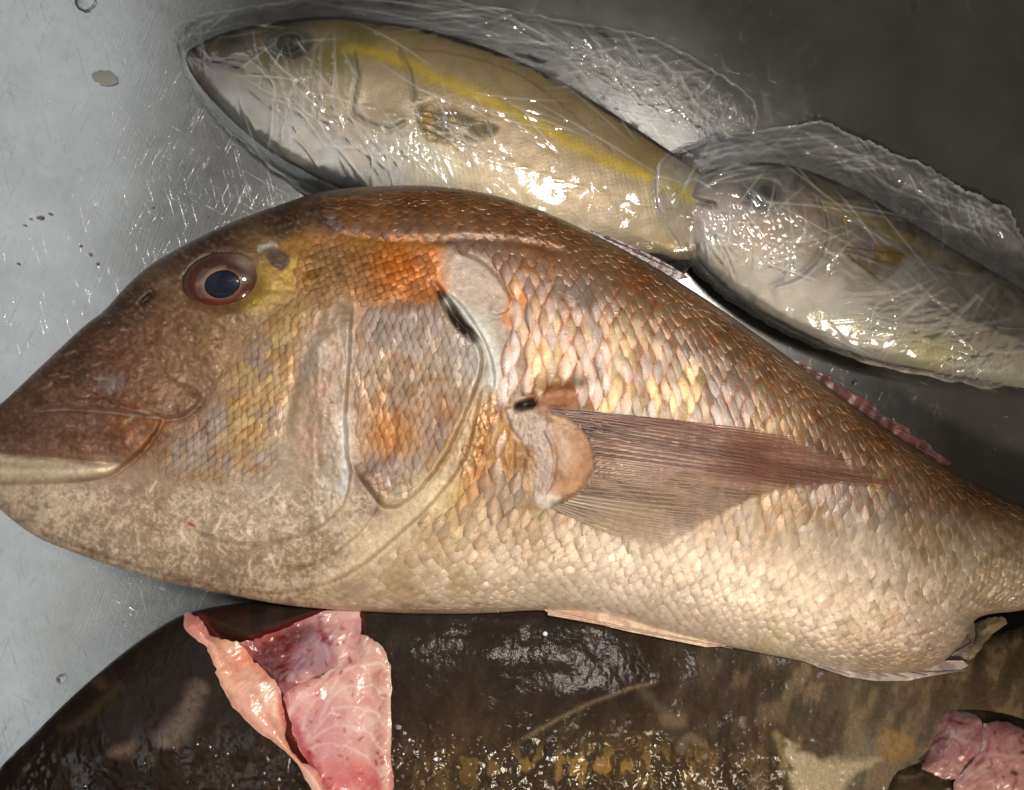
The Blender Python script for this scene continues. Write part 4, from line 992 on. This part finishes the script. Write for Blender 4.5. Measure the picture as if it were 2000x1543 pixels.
flesh(g1, 'flesh_flap', [(360,1200),(378,1198),(398,1214),(406,1236),(432,1248),(470,1256),(492,1285),(520,1312),(545,1345),(556,1400),(562,1450),(590,1488),(632,1520),(640,1560),(610,1545),(570,1478),(500,1425),(448,1370),(424,1318),(408,1270),(384,1248),(364,1232)],
      lambda x, y: 12+0*x, [(380,1215,206,140,130),(440,1270,226,172,146),(480,1300,228,160,134),(480,1380,226,178,154),(540,1430,222,166,146),(600,1510,220,168,150)], 16, strip, seed=9,
      label='salmon pink strip of flesh along the head side of the cut')
def steak(r):
    for k in range(5):
        r.stroke([(590+k*10, 1470-k*18), (650+k*4, 1452-k*34), (716+k*5, 1480-k*46), (752, 1530-k*54)], 2.6, (234,208,200), 0.6, 0.05, 5)
    r.fill([(556,1350),(575,1345),(585,1400),(606,1470),(650,1540),(625,1530),(590,1480),(566,1420)], (150,30,34), 0.75, 8, 8, 0.4)
    r.stroke([(700,1245),(672,1285),(640,1312),(628,1320)], 5, (238,214,206), 0.85); r.stroke([(632,1318),(600,1340),(575,1372),(565,1400)], 5, (240,216,208), 0.7)
    r.stroke([(560,1345),(600,1330),(628,1322)], 9, (206,84,80), 0.5); r.fill([(560,1345),(620,1328),(600,1370),(575,1420),(562,1380)], (224,160,154), 0.6, 10, 8, 0.5)
    for k in range(9): r.stroke([(564+k*7, 1350-k*2), (566+k*6, 1400-k*7)], 2.0, (240,210,200), 0.5, 0.1, 3)
    r.stroke([(570,1400),(590,1450),(610,1500),(640,1540)], 8, (172,50,56), 0.6); r.fill([(585,1400),(640,1360),(680,1400),(670,1480),(620,1480)], (196,140,146), 0.5, 24, 14, 0.3)
    r.stroke([(640,1340),(600,1390),(590,1430)], 3, (226,190,184), 0.5)
    r.stroke([(755,1480),(750,1520),(756,1560)], 7, (226,190,172), 0.7); r.stroke([(640,1540),(700,1515),(745,1545)], 14, (200,60,60), 0.35)
    r.stroke([(762,1300),(764,1400),(760,1480)], 3, (226,196,170), 0.7); blood(34, (590,1250,750,1520), seed=11)(r); r.fill([(640,1500),(700,1480),(750,1520),(750,1560),(650,1560)], (186,60,62), 0.45, 20, 16, 0.6)
flesh(g1, 'flesh_face', [(700,1242),(726,1248),(748,1268),(762,1300),(765,1380),(763,1470),(760,1562),(650,1562),(625,1525),(600,1490),(578,1445),(562,1395),(554,1350),(590,1332),(630,1316),(665,1285)],
      lambda x, y: 10+0*x, [(710,1280,208,164,150),(740,1350,210,160,148),(680,1330,212,160,150),(640,1400,204,150,150),(700,1440,212,158,152),(720,1520,214,150,146),(600,1360,222,164,158),(620,1470,206,140,142)], 18, steak, seed=13,
      label='cut pink face of flesh on the body side of the throat')
# pale base of a fin behind the bream's tail end
rgf = flesh(g1, 'fin_base', [(1892,1236),(1915,1212),(1950,1204),(1968,1214),(1940,1240),(1912,1272),(1896,1290),(1886,1276)], lambda x, y: 16+0*x,
      [(1900,1260,178,166,134),(1940,1215,150,136,104),(1920,1240,170,160,124)], 16, None, seed=17, label='pale olive lobe behind the bream')

# second brown fish in the corner
g2 = thing('brown_fish', 1930, 1500, 60, 'second dark brown fish in the bottom right corner, cut end showing pink flesh', 'fish')
g2out = spline([(1690,1600),(1700,1530),(1740,1490),(1790,1484),(1830,1450),(1830,1400),(1880,1378),(1960,1392),(2060,1420),(2200,1440),(2320,1500),(2330,1640),(2150,1740),(1900,1740),(1760,1700)], True, 5)
def g2_extra(r):
    r.h += (fbm(r.X, r.Y, 60, 3, 181)-0.5)*12*sstep(0, 60, r.d); r.mix(W_ALL, 0.4*sstep(0.5, 0.7, fbm(r.X, r.Y, 40, 4, 182)), (110,90,62))
    r.stroke([(1700,1525),(1745,1490),(1800,1492),(1860,1525)], 5, (150,118,70), 0.5)
rg2 = brown_fish(g2, g2out, 150, 0.34, [(1750,1520,52,38,26),(1850,1540,46,32,22),(1900,1385,78,66,54),(2000,1400,60,48,38),(2200,1550,60,46,34)], 3.0, g2_extra)
def lobeA(r):
    r.stroke([(1855,1408),(1880,1412)], 4, (160,24,36), 0.8, 0, 2); r.stroke([(1835,1440),(1870,1450),(1880,1470)], 3, (150,50,60), 0.6, 0, 3); r.stroke([(1800,1500),(1812,1470),(1830,1430)], 4, (120,30,30), 0.6); blood(12, (1830,1400,1910,1500), seed=5)(r)
flesh(g2, 'flesh_lobe', [(1800,1500),(1812,1468),(1826,1430),(1832,1405),(1850,1392),(1880,1389),(1908,1398),(1920,1420),(1918,1450),(1905,1480),(1885,1505),(1868,1522),(1840,1520),(1815,1508)], lambda x, y: 6+0*x,
      [(1870,1400,192,152,152),(1860,1450,196,140,144),(1840,1500,208,142,142),(1900,1450,184,120,126)], 9, lobeA, rg2, 31)
def lobeB(r):
    r.stroke([(1918,1430),(1912,1470),(1880,1510),(1870,1540)], 8, (238,200,194), 0.7); r.stroke([(1930,1445),(1925,1475),(1905,1495)], 4, (176,20,26), 0.7); r.stroke([(1985,1520),(1975,1555)], 4, (176,36,36), 0.7)
    r.stroke([(1920,1475),(1990,1478),(2050,1485)], 4, (236,196,190), 0.6); r.stroke([(1978,1508),(1984,1512)], 5, (110,14,20), 0.9, 0, 1); blood(12, (1930,1410,2000,1530), seed=8)(r)
flesh(g2, 'flesh_face', [(1912,1428),(1936,1409),(1975,1413),(2020,1432),(2080,1450),(2140,1500),(2130,1570),(2000,1590),(1880,1590),(1862,1540),(1872,1515),(1898,1488),(1910,1460)], lambda x, y: 6+0*x,
      [(1950,1430,206,140,140),(1990,1450,214,150,150),(1960,1510,220,166,162),(1900,1530,224,164,160),(2080,1520,214,150,146)], 10, lobeB, rg2, 37)

# ================================================================== drops and crumbs on the steel
def drop(px, py, r, h, label, mat='water', name='water_drop', cat='water drop', group='drops of water on the steel', z0=None, col=(200, 200, 200), sq=1.0, ang=0):
    P = ellipse((px, py), (r, r*sq), ang, 28); P = P+np.random.default_rng(int(px)).normal(0, r*0.05, P.shape)
    rr = Raster(P, max(r/7, 0.8)); base = z0 if z0 is not None else 2.0
    rr.h = base+0.6*h*np.sqrt(np.clip(rr.d/r, 0, 1)); rr.col[..., :3] = lin(col)
    o = make(name, join([rr.mesh_arrays(rr.h, base), rr.mesh_arrays(np.full(rr.X.shape, base-1.0), base, 1, True)]), M[mat])
    tag(o, label, cat, group)
for px, py, r, h, lb in [(165,2,20,5,'large water drop cut by the top edge above the bare steel'),(1788,12,8,5,'small water drop near the top right corner'),(1669,747,5,4,'tiny bright water drop just below the right wrapped fish'),
                         (1782,772,9,5,'flat water drop between the bream and right wrapped fish'),(118,1327,9,4,'round water drop on scratched steel left of the brown fish'),]:
    drop(px, py, r, h, lb)
drop(1065, 1238, 5, 8, 'tiny white bead on the brown fish below the bream belly', 'flesh', 'bead', 'bead', None, float(rg.at(rg.z, 1065, 1238))-1, (250, 250, 248))
drop(205, 152, 26, 2.5, 'tan smear of slime on the steel left of the top fish', 'yt', 'slime_smear', 'smear', None, 1.0, (168, 168, 160), 0.5, 12)
for i, (px, py, r, lb) in enumerate([(78,425,9,'biggest brown crumb on the bare steel above the bream snout'),(98,418,5,'brown crumb touching the right of the biggest crumb'),(60,428,4,'brown crumb just left of the biggest crumb'),
        (176,497,5,'brown crumb in the middle of the three near the bream forehead'),(190,515,4,'lowest brown crumb of the three near the bream forehead'),(157,480,4,'topmost brown crumb of the three near the bream forehead'),
        (298,405,4,'lone brown crumb on steel above the bream eye'),(405,421,4,'lone brown crumb close to the bream nape'),(48,440,4,'leftmost brown crumb of the cluster on bare steel'),(35,515,4,'lone brown crumb near the left edge of the picture')]):
    drop(px, py, r*0.75, 0.7, lb, 'yt', 'crumb', 'crumb', 'brown crumbs on the steel', 1.0, (122, 108, 94), 0.6, 25*i)
